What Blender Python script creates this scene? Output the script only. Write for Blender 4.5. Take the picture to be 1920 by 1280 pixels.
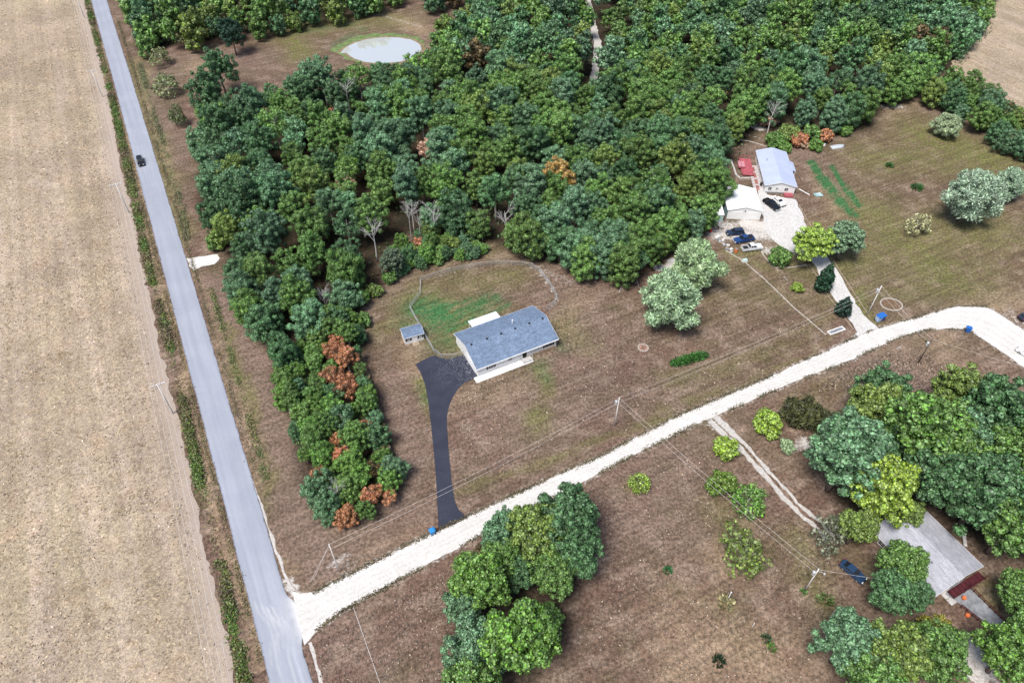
import bpy, bmesh, math, random
import numpy as np
from mathutils import Vector, Matrix, noise as mnoise

for o in list(bpy.data.objects):
    bpy.data.objects.remove(o)
scene = bpy.context.scene
C = scene.collection
R = math.radians

# ------------------------------------------------------------------ camera, sky, sun, exposure
CAM_H = 117.0                       # a drone just under its ceiling
TILT = R(46.0)                      # below the horizon
FPX = 1331.0                        # focal length of a 1920 px wide frame
cam_data = bpy.data.cameras.new('camera')
cam_data.sensor_width = 36.0
cam_data.lens = 36.0 * FPX / 1920.0
cam_data.clip_start = 1.0
cam_data.clip_end = 12000.0
cam = bpy.data.objects.new('camera', cam_data)
C.objects.link(cam)
cam.location = (0, 0, CAM_H)
cam.rotation_euler = (R(90) - TILT, 0, 0)
scene.camera = cam

SUN_EL, SUN_AZ = R(62.0), R(218.0)   # azimuth clockwise from +Y (the viewing direction)
world = bpy.data.worlds.new('World')
scene.world = world
world.use_nodes = True
wn = world.node_tree
for n in list(wn.nodes):
    wn.nodes.remove(n)
wo = wn.nodes.new('ShaderNodeOutputWorld')
wb = wn.nodes.new('ShaderNodeBackground')
sky = wn.nodes.new('ShaderNodeTexSky')
sky.sky_type = 'NISHITA'
sky.sun_disc = False
sky.sun_elevation = SUN_EL
sky.sun_rotation = SUN_AZ
sky.altitude = 200
sky.air_density = 1.0
sky.dust_density = 3.0
sky.ozone_density = 1.0
wn.links.new(sky.outputs[0], wb.inputs[0])
wb.inputs[1].default_value = 0.098
wn.links.new(wb.outputs[0], wo.inputs[0])

sun_data = bpy.data.lights.new('sun', 'SUN')
sun_data.energy = 3.0
sun_data.angle = R(20.0)
sun_data.color = (1.0, 0.955, 0.89)
sun = bpy.data.objects.new('sun', sun_data)
C.objects.link(sun)
sdir = Vector((math.sin(SUN_AZ) * math.cos(SUN_EL), math.cos(SUN_AZ) * math.cos(SUN_EL), math.sin(SUN_EL)))
sun.rotation_euler = sdir.to_track_quat('Z', 'Y').to_euler()
sun.location = sdir * 300

scene.render.engine = 'CYCLES'
vs = scene.view_settings
vs.view_transform = 'Standard'
vs.look = 'None'
vs.gamma = 1.0
vs.use_curve_mapping = False
vs.exposure = 0.88

rng = np.random.default_rng(7)
random.seed(7)

# ------------------------------------------------------------------ survey: where a sight line meets the ground
def G(x, y, z=0.0):
    u = (x - 960.0) / FPX
    v = (y - 640.0) / FPX
    dy = math.cos(TILT) - v * math.sin(TILT)
    dz = -math.sin(TILT) - v * math.cos(TILT)
    t = (z - CAM_H) / dz
    return np.array([u * t, dy * t])
E1 = np.array([0.8895, 0.4570])      # along the gravel road
E2 = np.array([-0.4570, 0.8895])     # along the paved road
GRID_ROT = math.atan2(E1[1], E1[0])
def LW(a, b):
    return E1 * a + E2 * b

# ------------------------------------------------------------------ object helpers
def props(o, label=None, cat=None, group=None, kind=None):
    if label: o['label'] = label
    if cat: o['category'] = cat
    if group: o['group'] = group
    if kind: o['kind'] = kind
    return o
def empty(name, loc, rz=0.0, sc=1.0):
    o = bpy.data.objects.new(name, None)
    o.empty_display_size = 0.5
    C.objects.link(o)
    o.location = (loc[0], loc[1], loc[2] if len(loc) > 2 else 0.0)
    o.rotation_euler = (0, 0, rz)
    o.scale = (sc, sc, sc) if np.isscalar(sc) else sc
    return o
def inst(name, me, parent=None, loc=(0, 0, 0), rot=(0, 0, 0), sc=(1, 1, 1)):
    o = bpy.data.objects.new(name, me)
    C.objects.link(o)
    o.location = loc; o.rotation_euler = rot; o.scale = sc
    if parent is not None: o.parent = parent
    return o
def mesh_np(name, V, F, mat=None, smooth=False):
    """V (n,3), F list of (m,k) integer arrays"""
    me = bpy.data.meshes.new(name)
    V = np.asarray(V, dtype=np.float32)
    if not isinstance(F, (list, tuple)): F = [F]
    F = [np.asarray(f, dtype=np.int32) for f in F if len(f)]
    loops = np.concatenate([f.ravel() for f in F])
    tot = np.concatenate([np.full(len(f), f.shape[1], np.int32) for f in F])
    start = np.concatenate([[0], np.cumsum(tot)[:-1]]).astype(np.int32)
    me.vertices.add(len(V)); me.vertices.foreach_set('co', V.ravel())
    me.loops.add(len(loops)); me.loops.foreach_set('vertex_index', loops)
    me.polygons.add(len(tot)); me.polygons.foreach_set('loop_start', start)
    me.polygons.foreach_set('loop_total', tot)
    if smooth: me.polygons.foreach_set('use_smooth', np.ones(len(tot), dtype=bool))
    me.update(calc_edges=True)
    if mat: me.materials.append(mat)
    return me
def color_attr(me, name, arr):
    a = me.color_attributes.new(name, 'FLOAT_COLOR', 'POINT')
    col = np.ones((len(me.vertices), 4), np.float32)
    col[:, :arr.shape[1]] = arr
    a.data.foreach_set('color', col.ravel())

class MB:
    """collects shapes that become ONE mesh"""
    def __init__(self): self.v = []; self.f = []
    def add(self, vs_, fs):
        n = len(self.v)
        self.v += [tuple(map(float, p)) for p in vs_]
        self.f += [tuple(i + n for i in f) for f in fs]
        return self
    def box(self, x0, x1, y0, y1, z0, z1):
        return self.add([(x0, y0, z0), (x1, y0, z0), (x1, y1, z0), (x0, y1, z0), (x0, y0, z1), (x1, y0, z1), (x1, y1, z1), (x0, y1, z1)],
                        [(3, 2, 1, 0), (4, 5, 6, 7), (0, 1, 5, 4), (1, 2, 6, 5), (2, 3, 7, 6), (3, 0, 4, 7)])
    def prism_y(self, prof, y0, y1, inset=None):
        """profile of (x, z), counter-clockwise seen from -y, swept along y; inset(z) narrows it"""
        n = len(prof)
        ins = inset or (lambda z: 0.0)
        a = [(x, y0 + ins(z), z) for x, z in prof]; b = [(x, y1 - ins(z), z) for x, z in prof]
        return self.add(a + b, [tuple(range(n)), tuple(range(2 * n - 1, n - 1, -1))] + [(i, i + n, (i + 1) % n + n, (i + 1) % n) for i in range(n)])
    def prism_x(self, prof, x0, x1):
        n = len(prof)
        a = [(x0, y, z) for y, z in prof]; b = [(x1, y, z) for y, z in prof]
        return self.add(a + b, [tuple(range(n - 1, -1, -1)), tuple(range(n, 2 * n))] + [(i, (i + 1) % n, (i + 1) % n + n, i + n) for i in range(n)])
    def tube(self, pts, rad, k=6, cap=True):
        pts = [Vector(p) for p in pts]
        rs = rad if isinstance(rad, (list, tuple)) else [rad] * len(pts)
        vs_, fs = [], []
        for i, p in enumerate(pts):
            d = (pts[min(i + 1, len(pts) - 1)] - pts[max(i - 1, 0)]).normalized()
            ref = Vector((0, 0, 1)) if abs(d.z) < 0.95 else Vector((1, 0, 0))
            s = d.cross(ref).normalized(); t = s.cross(d)
            for j in range(k):
                a = 2 * math.pi * j / k
                vs_.append(p + (s * math.cos(a) + t * math.sin(a)) * rs[i])
        for i in range(len(pts) - 1):
            for j in range(k):
                fs.append((i * k + j, i * k + (j + 1) % k, (i + 1) * k + (j + 1) % k, (i + 1) * k + j))
        if cap:
            fs.append(tuple(range(k - 1, -1, -1)))
            fs.append(tuple(range((len(pts) - 1) * k, len(pts) * k)))
        return self.add(vs_, fs)
    def bar(self, p, q, w, h):
        """a square bar between two points"""
        p, q = Vector(p), Vector(q)
        d = (q - p).normalized()
        ref = Vector((0, 0, 1)) if abs(d.z) < 0.95 else Vector((1, 0, 0))
        s = d.cross(ref).normalized() * (w / 2); t = s.cross(d).normalized() * (h / 2)
        a = [p - s - t, p + s - t, p + s + t, p - s + t]; b = [q - s - t, q + s - t, q + s + t, q - s + t]
        return self.add(a + b, [(3, 2, 1, 0), (4, 5, 6, 7), (0, 1, 5, 4), (1, 2, 6, 5), (2, 3, 7, 6), (3, 0, 4, 7)])
    def lathe(self, prof, cx=0, cy=0, k=14):
        vs_, fs = [], []
        for r_, z in prof:
            for j in range(k):
                a = 2 * math.pi * j / k
                vs_.append((cx + r_ * math.cos(a), cy + r_ * math.sin(a), z))
        for i in range(len(prof) - 1):
            for j in range(k):
                fs.append((i * k + j, i * k + (j + 1) % k, (i + 1) * k + (j + 1) % k, (i + 1) * k + j))
        fs.append(tuple(range(k - 1, -1, -1))); fs.append(tuple(range((len(prof) - 1) * k, len(prof) * k)))
        return self.add(vs_, fs)
    def mesh(self, name, mat=None, smooth=False):
        me = bpy.data.meshes.new(name)
        me.from_pydata(self.v, [], self.f)
        if mat: me.materials.append(mat)
        if smooth:
            for p in me.polygons: p.use_smooth = True
        me.update()
        return me
    def build(self, name, mat, parent=None, smooth=False, bevel=0.0, loc=(0, 0, 0), rot=(0, 0, 0)):
        me = self.mesh(name, mat, smooth)
        if bevel > 0:
            bm = bmesh.new(); bm.from_mesh(me)
            bmesh.ops.bevel(bm, geom=bm.edges[:], offset=bevel, segments=2, affect='EDGES', profile=0.6)
            bm.to_mesh(me); bm.free()
        return inst(name, me, parent, loc, rot)

# ------------------------------------------------------------------ materials
class NT:
    def __init__(self, name):
        self.m = bpy.data.materials.new(name)
        self.m.use_nodes = True
        self.t = self.m.node_tree
        self.b = self.t.nodes['Principled BSDF']
        self._co = None
    def n(self, typ, **kw):
        nd = self.t.nodes.new(typ)
        for k, v in kw.items(): setattr(nd, k, v)
        return nd
    def link(self, a, b): self.t.links.new(a, b)
    def put(self, sock, v):
        if isinstance(v, bpy.types.NodeSocket): self.link(v, sock)
        elif v is not None:
            if sock.type == 'RGBA' and len(v) == 3: v = (*v, 1.0)
            sock.default_value = v
    def co(self, kind='Object'):
        if kind == 'pos':
            return self.n('ShaderNodeNewGeometry').outputs['Position']
        return self.n('ShaderNodeTexCoord').outputs[kind]
    def mapping(self, vec, scale=(1, 1, 1), rot=(0, 0, 0)):
        if rot != (0, 0, 0):
            m = self.n('ShaderNodeMapping'); self.link(vec, m.inputs[0]); m.inputs['Rotation'].default_value = rot
            vec = m.outputs[0]; rot = (0, 0, 0)
        m = self.n('ShaderNodeMapping')
        self.link(vec, m.inputs[0]); m.inputs['Scale'].default_value = scale; m.inputs['Rotation'].default_value = rot
        return m.outputs[0]
    def noise(self, vec, scale, detail=3, rough=0.55, dist=0.0):
        n = self.n('ShaderNodeTexNoise')
        self.link(vec, n.inputs['Vector'])
        n.inputs['Scale'].default_value = scale; n.inputs['Detail'].default_value = detail
        n.inputs['Roughness'].default_value = rough; n.inputs['Distortion'].default_value = dist
        return n.outputs['Fac']
    def voronoi(self, vec, scale, feature='F1', rand=1.0, out='Distance'):
        n = self.n('ShaderNodeTexVoronoi'); n.feature = feature
        self.link(vec, n.inputs['Vector']); n.inputs['Scale'].default_value = scale
        n.inputs['Randomness'].default_value = rand
        return n.outputs[out]
    def ramp(self, f, lo, hi, a=0.0, b=1.0, smooth=True):
        n = self.n('ShaderNodeMapRange'); n.interpolation_type = 'SMOOTHSTEP' if smooth else 'LINEAR'
        self.link(f, n.inputs['Value'])
        n.inputs['From Min'].default_value = lo; n.inputs['From Max'].default_value = hi
        n.inputs['To Min'].default_value = a; n.inputs['To Max'].default_value = b
        return n.outputs['Result']
    def mix(self, f, a, b, mode='MIX'):
        n = self.n('ShaderNodeMix', data_type='RGBA', blend_type=mode)
        self.put(n.inputs['Factor'], f); self.put(n.inputs['A'], a); self.put(n.inputs['B'], b)
        return n.outputs['Result']
    def math(self, op, a, b=None, clamp=False):
        n = self.n('ShaderNodeMath', operation=op, use_clamp=clamp)
        self.put(n.inputs[0], a)
        if b is not None: self.put(n.inputs[1], b)
        return n.outputs[0]
    def attr(self, name):
        n = self.n('ShaderNodeAttribute', attribute_name=name)
        s = self.n('ShaderNodeSeparateColor'); self.link(n.outputs['Color'], s.inputs[0])
        return s.outputs
    def scale(self, col, v):
        n = self.n('ShaderNodeHueSaturation'); self.put(n.inputs['Color'], col); self.put(n.inputs['Value'], v)
        return n.outputs[0]
    def bump(self, h, strength=0.4, dist=0.1):
        n = self.n('ShaderNodeBump'); n.inputs['Strength'].default_value = strength; n.inputs['Distance'].default_value = dist
        self.link(h, n.inputs['Height']); self.link(n.outputs[0], self.b.inputs['Normal'])
    def done(self, col=None, rough=0.9, spec=0.2, metal=0.0):
        if col is not None:
            if not self.m.name.startswith('leaves'): col = self.scale(col, 0.86)     # albedo calibration of everything that is not foliage
            self.put(self.b.inputs['Base Color'], col)
        self.put(self.b.inputs['Roughness'], rough)
        self.b.inputs['Specular IOR Level'].default_value = spec
        self.b.inputs['Metallic'].default_value = metal
        return self.m

M = {}
def plain(name, col, rough=0.7, spec=0.3, metal=0.0, var=0.12, scale=1.5):
    t = NT(name)
    f = t.noise(t.co(), scale, 4, 0.6)
    c = t.scale(col, t.ramp(f, 0.3, 0.7, 1 - var, 1 + var))
    M[name] = t.done(c, rough, spec, metal)
    return M[name]

plain('white_siding', (0.74, 0.74, 0.73), 0.6, 0.3, var=0.05)
plain('white_trim', (0.78, 0.78, 0.78), 0.5, 0.3, var=0.04)
plain('white_metal_roof', (0.76, 0.78, 0.79), 0.45, 0.4, var=0.05)
plain('green_metal', (0.42, 0.60, 0.56), 0.5, 0.4, var=0.08)
plain('teal_wall', (0.20, 0.30, 0.32), 0.6, 0.3)
plain('tan_brick', (0.46, 0.33, 0.24), 0.85, 0.2)
plain('dark_glass', (0.015, 0.018, 0.022), 0.15, 0.5, var=0.02)
plain('red_deck', (0.36, 0.09, 0.11), 0.75, 0.2, var=0.25)
plain('maroon', (0.075, 0.013, 0.019), 0.7, 0.25, var=0.25)
plain('concrete', (0.42, 0.41, 0.40), 0.9, 0.2, var=0.2)
plain('grey_concrete', (0.20, 0.21, 0.23), 0.9, 0.2, var=0.3, scale=0.8)
plain('galvanised', (0.50, 0.51, 0.52), 0.5, 0.4, 0.3)
plain('pole_wood', (0.66, 0.64, 0.63), 0.85, 0.2, var=0.15)
plain('dark_pole_wood', (0.09, 0.075, 0.06), 0.85, 0.2, var=0.2)
plain('wire', (0.70, 0.68, 0.66), 0.6, 0.3)
plain('tyre', (0.012, 0.012, 0.013), 0.85, 0.2)
plain('rim', (0.55, 0.56, 0.58), 0.35, 0.5, 0.6)
plain('bin_blue', (0.02, 0.13, 0.45), 0.45, 0.4, var=0.1)
plain('bin_bright_blue', (0.02, 0.22, 0.55), 0.45, 0.4, var=0.1)
plain('pale_blue', (0.38, 0.50, 0.66), 0.5, 0.4, var=0.1)
plain('orange', (0.62, 0.16, 0.05), 0.6, 0.3)
plain('red_paint', (0.50, 0.03, 0.03), 0.45, 0.4)
plain('black_rubber', (0.02, 0.02, 0.02), 0.7, 0.2)
plain('stone', (0.42, 0.39, 0.35), 0.9, 0.2, var=0.25)
plain('timber', (0.30, 0.24, 0.18), 0.9, 0.15, var=0.25)
plain('bark', (0.16, 0.13, 0.11), 0.9, 0.15, var=0.3, scale=3)
plain('pale_bark', (0.42, 0.39, 0.36), 0.9, 0.15, var=0.2, scale=3)
plain('dead_wood', (0.52, 0.50, 0.49), 0.9, 0.15, var=0.2, scale=3)
plain('car_black', (0.008, 0.009, 0.012), 0.25, 0.5, var=0.02)
plain('car_navy', (0.015, 0.05, 0.16), 0.25, 0.5, var=0.03)
plain('car_dark_blue', (0.02, 0.035, 0.07), 0.25, 0.5, var=0.03)
plain('car_silver', (0.60, 0.62, 0.65), 0.3, 0.5, var=0.03)
plain('car_white', (0.78, 0.78, 0.78), 0.3, 0.5, var=0.03)
plain('car_blue', (0.018, 0.045, 0.10), 0.25, 0.5, var=0.03)
plain('lamp_glass', (0.75, 0.75, 0.72), 0.2, 0.5, var=0.02)
plain('tail_glass', (0.30, 0.01, 0.01), 0.25, 0.5, var=0.02)
plain('plastic_grey', (0.22, 0.23, 0.24), 0.6, 0.3)
plain('tarp_grey', (0.42, 0.46, 0.50), 0.5, 0.3)
plain('teal_tarp', (0.25, 0.40, 0.40), 0.6, 0.3, var=0.3)

def shingles(name, base, var=0.25):
    t = NT(name)
    co = t.co()
    br = t.n('ShaderNodeTexBrick')
    t.link(t.mapping(co, (1, 1, 1)), br.inputs['Vector'])
    br.inputs['Scale'].default_value = 2.6
    br.inputs['Mortar Size'].default_value = 0.02
    br.inputs['Color1'].default_value = (0.75, 0.75, 0.75, 1); br.inputs['Color2'].default_value = (1.2, 1.2, 1.2, 1)
    br.inputs['Mortar'].default_value = (0.55, 0.55, 0.55, 1)
    f1 = t.noise(co, 1.9, 5, 0.78, 0.5); f2 = t.noise(co, 0.5, 2)
    c = t.scale(base, t.ramp(f1, 0.3, 0.7, 1 - var, 1 + var))
    c = t.scale(c, t.ramp(f2, 0.3, 0.7, 0.92, 1.08))
    c = t.scale(c, t.ramp(t.noise(t.mapping(co, (0.5, 4.0, 1.0)), 1.1, 4, 0.7), 0.32, 0.68, 0.84, 1.16))
    c = t.mix(0.6, c, br.outputs['Color'], 'MULTIPLY')
    t.bump(f1, 0.3, 0.05)
    M[name] = t.done(c, 0.9, 0.2)
shingles('blue_shingle', (0.15, 0.205, 0.30), 0.26)
shingles('grey_shingle', (0.36, 0.37, 0.42), 0.08)
plain('blue_metal_roof', (0.40, 0.45, 0.60), 0.45, 0.4, var=0.05, scale=0.3)

# foliage: the object's colour tints it, every leaf clump differs a little
def foliage(name, use_attr=False):
    t = NT(name)
    if use_attr:
        base = t.n('ShaderNodeAttribute', attribute_name='tint').outputs['Color']
    else:
        base = t.n('ShaderNodeObjectInfo').outputs['Color']
    geo = t.n('ShaderNodeNewGeometry')
    r1 = geo.outputs['Random Per Island']
    hs = t.n('ShaderNodeHueSaturation')
    t.link(base, hs.inputs['Color'])
    t.link(t.ramp(t.math('POWER', r1, 1.7), 0, 1, 0.45, 2.15, False), hs.inputs['Value'])
    t.link(t.ramp(t.math('FRACT', t.math('MULTIPLY', r1, 7.31)), 0, 1, 0.488, 0.512, False), hs.inputs['Hue'])
    t.link(t.ramp(t.math('FRACT', t.math('MULTIPLY', r1, 13.7)), 0, 1, 0.75, 1.1, False), hs.inputs['Saturation'])
    t.b.inputs['Base Color'].default_value = (0.05, 0.1, 0.03, 1)
    t.done(hs.outputs[0], 0.55, 0.35)
    tr = t.n('ShaderNodeBsdfTranslucent')
    t.link(hs.outputs[0], tr.inputs['Color'])
    mx = t.n('ShaderNodeMixShader'); mx.inputs[0].default_value = 0.12
    out = t.t.nodes['Material Output']
    t.link(t.b.outputs[0], mx.inputs[1]); t.link(tr.outputs[0], mx.inputs[2]); t.link(mx.outputs[0], out.inputs['Surface'])
    M[name] = t.m
foliage('leaves'); foliage('leaves_mass', True)

# ---- ground: masks mask=(green, dry straw, gravel) mask2=(mauve soil, specks, vivid lawn)
def ground_material():
    t = NT('dry_lawn')
    p = t.co('pos')
    gr, dry, grav = t.attr('mask')[:3]
    mau, spk, viv = t.attr('mask2')[:3]
    big = t.noise(p, 0.035, 3, 0.55); mid = t.noise(p, 0.22, 4, 0.6)
    fine = t.noise(p, 1.6, 5, 0.72); vfine = t.noise(t.mapping(p, (1.0, 2.6, 1.0), (0, 0, 0.6)), 2.8, 4, 0.75)
    c = t.mix(t.ramp(big, 0.35, 0.65), (0.128, 0.081, 0.063), (0.132, 0.096, 0.066))
    c = t.mix(t.ramp(mid, 0.44, 0.66), c, (0.205, 0.150, 0.116))
    c = t.mix(t.math('MULTIPLY', t.ramp(t.noise(p, 0.09, 3), 0.52, 0.70), 0.55), c, (0.080, 0.072, 0.034))
    c = t.mix(t.math('MULTIPLY', mau, t.ramp(mid, 0.2, 0.6, 0.6, 1.0)), c, (0.182, 0.130, 0.106))
    c = t.mix(t.math('MULTIPLY', dry, t.ramp(mid, 0.25, 0.6, 0.55, 1.0)), c, (0.29, 0.215, 0.140))
    gm = t.math('MULTIPLY', gr, t.ramp(t.noise(p, 0.45, 4, 0.65), 0.3, 0.6, 0.35, 1.0), True)
    c = t.mix(gm, c, (0.135, 0.138, 0.048))
    vm = t.math('MULTIPLY', viv, t.ramp(t.noise(t.mapping(p, (0.25, 1.0, 1.0), (0, 0, -R(40))), 0.7, 4, 0.65), 0.32, 0.60, 0.15, 1.0), True)
    c = t.mix(vm, c, (0.046, 0.125, 0.048))
    mow = t.noise(t.mapping(p, (0.05, 1.0, 1.0), (0, 0, -R(27.2))), 0.8, 3, 0.6)
    c = t.scale(c, t.ramp(mow, 0.36, 0.64, 0.80, 1.08))
    humus_shade = t.attr('mask3')[0]
    c = t.mix(humus_shade, c, t.mix(t.ramp(mid, 0.4, 0.6), (0.022, 0.020, 0.013), (0.040, 0.029, 0.019)))  # wood floor: dark humus, deepened with painted shade for the gaps between crowns
    c = t.scale(c, t.ramp(fine, 0.30, 0.70, 0.50, 1.55))
    c = t.scale(c, t.ramp(vfine, 0.30, 0.70, 0.62, 1.42))
    # pale bits of straw, leaves and stones
    d1 = t.voronoi(t.mapping(p, (1, 1.7, 1), (0, 0, 0.5)), 1.15)
    s1 = t.math('MULTIPLY', t.ramp(d1, 0.10, 0.20, 1.0, 0.0), t.ramp(t.noise(p, 0.13, 3, 0.6), 0.52, 0.66))
    s1 = t.math('MULTIPLY', s1, t.math('ADD', spk, 0.25, True))
    c = t.mix(t.math('MULTIPLY', s1, 0.6), c, (0.40, 0.34, 0.28))
    wig = t.noise(t.mapping(p, (1, 1, 1)), 0.55, 2, 0.5, 2.5)
    s2 = t.math('MULTIPLY', t.ramp(t.math('ABSOLUTE', t.math('SUBTRACT', wig, 0.5)), 0.0, 0.012, 1.0, 0.0), t.ramp(t.noise(p, 0.2, 2), 0.55, 0.68))
    c = t.mix(t.math('MULTIPLY', s2, t.math('ADD', t.math('MULTIPLY', spk, 0.5), 0.15)), c, (0.36, 0.30, 0.25))
    gv = t.ramp(t.math('ADD', grav, t.math('MULTIPLY', t.math('SUBTRACT', t.noise(p, 1.4, 5, 0.75), 0.5), 1.1)), 0.36, 0.66)
    c = t.mix(gv, c, t.scale((0.56, 0.53, 0.50), t.ramp(t.noise(p, 2.5, 4, 0.8), 0.3, 0.7, 0.6, 1.2)))
    t.bump(t.math('ADD', fine, t.math('MULTIPLY', vfine, 0.5)), 0.45, 0.25)
    return t.done(c, 0.95, 0.1)
M['lawn'] = ground_material()

def field_material():
    t = NT('stubble')
    p = t.co('pos')
    q = t.mapping(p, (1.0, 0.30, 1.0), (0, 0, -R(27.2)))
    big = t.noise(p, 0.03, 4, 0.6); band = t.noise(t.mapping(p, (1.0, 0.06, 1.0), (0, 0, -R(27.2))), 0.13, 3, 0.6)
    mid = t.noise(p, 0.45, 5, 0.72, 1.6); fine = t.noise(p, 1.5, 5, 0.78, 1.8)
    c = t.mix(t.ramp(big, 0.35, 0.65), (0.315, 0.250, 0.194), (0.308, 0.254, 0.180))
    c = t.mix(t.ramp(band, 0.45, 0.65), c, (0.385, 0.310, 0.248))
    c = t.mix(t.math('MULTIPLY', t.ramp(mid, 0.50, 0.66), 0.75), c, (0.225, 0.166, 0.100))
    c = t.mix(t.math('MULTIPLY', t.ramp(t.noise(p, 0.16, 3, 0.6), 0.52, 0.7), 0.4), c, (0.34, 0.235, 0.158))
    c = t.mix(t.math('MULTIPLY', t.ramp(t.noise(p, 0.9, 4, 0.7, 2.2), 0.50, 0.62), 0.65), c, (0.47, 0.385, 0.26))
    c = t.scale(c, t.ramp(fine, 0.30, 0.70, 0.50, 1.46))
    rows = t.noise(t.mapping(p, (1.0, 0.015, 1.0), (0, 0, -R(27.2))), 0.42, 2, 0.5)
    c = t.scale(c, t.ramp(rows, 0.35, 0.65, 0.92, 1.07))
    c = t.scale(c, t.ramp(t.noise(p, 0.05, 4, 0.65), 0.35, 0.65, 0.86, 1.12))
    edge = t.attr('mask')[0]
    c = t.mix(t.math('MULTIPLY', edge, t.ramp(mid, 0.3, 0.6, 0.5, 1.0)), c, (0.36, 0.30, 0.26))
    t.bump(fine, 0.6, 0.3)
    return t.done(c, 0.95, 0.1)
M['field'] = field_material()

def road_material():
    t = NT('worn_asphalt')
    p = t.co('pos')
    dust, seam, _ = t.attr('mask')[:3]
    c = t.mix(t.ramp(t.noise(p, 0.12, 3), 0.35, 0.65), (0.272, 0.294, 0.352), (0.296, 0.316, 0.372))
    tr = t.noise(t.mapping(p, (1.0, 0.03, 1.0), (0, 0, -R(27.2))), 0.9, 3, 0.6)
    c = t.scale(c, t.ramp(tr, 0.3, 0.7, 0.93, 1.07))
    c = t.scale(c, t.ramp(t.noise(p, 6.0, 3, 0.8), 0.3, 0.7, 0.93, 1.07))
    arc = t.noise(t.mapping(p, (1, 1, 1)), 0.55, 4, 0.65, 0.4)
    dm = t.math('MULTIPLY', dust, t.ramp(arc, 0.30, 0.62, 0.55, 1.0), True)
    c = t.mix(dm, c, (0.52, 0.52, 0.53))
    c = t.mix(t.math('MULTIPLY', seam, t.ramp(t.noise(p, 1.2, 3), 0.35, 0.6, 0.4, 1.0)), c, (0.10, 0.115, 0.15))
    return t.done(c, 0.85, 0.25)
M['road'] = road_material()

def gravel_material(name, base, mott=0.18):
    t = NT(name)
    p = t.co('pos')
    f = t.noise(p, 2.2, 5, 0.8); g = t.noise(p, 0.25, 3, 0.6)
    c = t.scale(base, t.ramp(f, 0.3, 0.7, 1 - mott, 1 + mott))
    c = t.scale(c, t.ramp(g, 0.3, 0.7, 0.94, 1.04))
    e, wt, _ = t.attr('mask')[:3]
    c = t.mix(t.math('MULTIPLY', wt, t.ramp(t.noise(p, 0.4, 4, 0.7), 0.3, 0.65, 0.2, 1.0)), c, (0.41, 0.39, 0.365))
    gv = t.ramp(t.math('ADD', e, t.math('MULTIPLY', t.math('SUBTRACT', t.noise(p, 1.7, 5, 0.75), 0.5), 1.0)), 0.45, 0.75)
    c = t.mix(gv, c, (0.20, 0.155, 0.12))
    t.bump(f, 0.3, 0.05)
    return t.done(c, 0.95, 0.15)
M['gravel'] = gravel_material('white_gravel', (0.56, 0.55, 0.53), 0.18)
M['yard_gravel'] = gravel_material('yard_gravel', (0.50, 0.49, 0.48), 0.28)
M['track'] = gravel_material('pale_track', (0.44, 0.42, 0.40), 0.28)

def driveway_material():
    t = NT('fresh_asphalt')
    p = t.co('pos')
    c = t.mix(t.ramp(t.noise(p, 0.35, 3), 0.35, 0.65), (0.020, 0.024, 0.042), (0.028, 0.032, 0.052))
    c = t.scale(c, t.ramp(t.noise(p, 3.0, 4, 0.75), 0.3, 0.7, 0.82, 1.18))
    ch = t.attr('mask')[0]
    d = t.ramp(t.math('ABSOLUTE', t.math('SUBTRACT', t.noise(p, 0.9, 2, 0.5, 1.5), 0.5)), 0.0, 0.018, 1.0, 0.0)
    c = t.mix(t.math('MULTIPLY', d, ch), c, (0.5, 0.52, 0.56))
    return t.done(c, 0.7, 0.35)
M['driveway'] = driveway_material()

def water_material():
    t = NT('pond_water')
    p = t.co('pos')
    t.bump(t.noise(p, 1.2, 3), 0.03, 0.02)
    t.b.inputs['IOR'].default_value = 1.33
    m = t.done((0.56, 0.58, 0.57), 0.03, 0.5)  # pale base colour paints in the bright sky reflected off the water
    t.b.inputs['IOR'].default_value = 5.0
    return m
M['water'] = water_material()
# ------------------------------------------------------------------ ground
def caps(P, items):
    out = np.zeros(len(P))
    for (p1, p2, w, s) in items:
        a = G(*p1); b = G(*p2); d = b - a; L2 = max(d @ d, 1e-6)
        tt = np.clip(((P - a) @ d) / L2, 0, 1)
        q = P - a - tt[:, None] * d
        out = np.maximum(out, s * np.exp(-(q * q).sum(1) / (w * w)))
    return out
def pts(*xy): return [(xy[i], xy[i + 1]) for i in range(0, len(xy), 2)]
def chain(xs, w, s): return [(xs[i], xs[i + 1], w, s) for i in range(len(xs) - 1)]

def in_poly(P, poly):
    x, y = P[:, 0], P[:, 1]; ins = np.zeros(len(P), bool); n = len(poly)
    for i in range(n):
        (x1, y1), (x2, y2) = poly[i], poly[(i + 1) % n]
        c = ((y1 > y) != (y2 > y)); ins ^= c & (x < (x2 - x1) * (y - y1) / (y2 - y1 + 1e-12) + x1)
    return ins
def noise2(P, sc, seed=0.0):
    # cheap value noise in numpy
    q = P * sc + seed * 17.3
    i = np.floor(q).astype(int); f = q - i; f = f * f * (3 - 2 * f)
    def h(a, b):
        n = (a * 374761393 + b * 668265263 + int(seed * 1000) * 69069) & 0x7fffffff
        n = ((n ^ (n >> 13)) * 1274126177) & 0x7fffffff
        return ((n ^ (n >> 16)) & 0xffff) / 65535.0
    a = h(i[:, 0], i[:, 1]); b = h(i[:, 0] + 1, i[:, 1]); c = h(i[:, 0], i[:, 1] + 1); d = h(i[:, 0] + 1, i[:, 1] + 1)
    return (a * (1 - f[:, 0]) + b * f[:, 0]) * (1 - f[:, 1]) + (c * (1 - f[:, 0]) + d * f[:, 0]) * f[:, 1]

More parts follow.
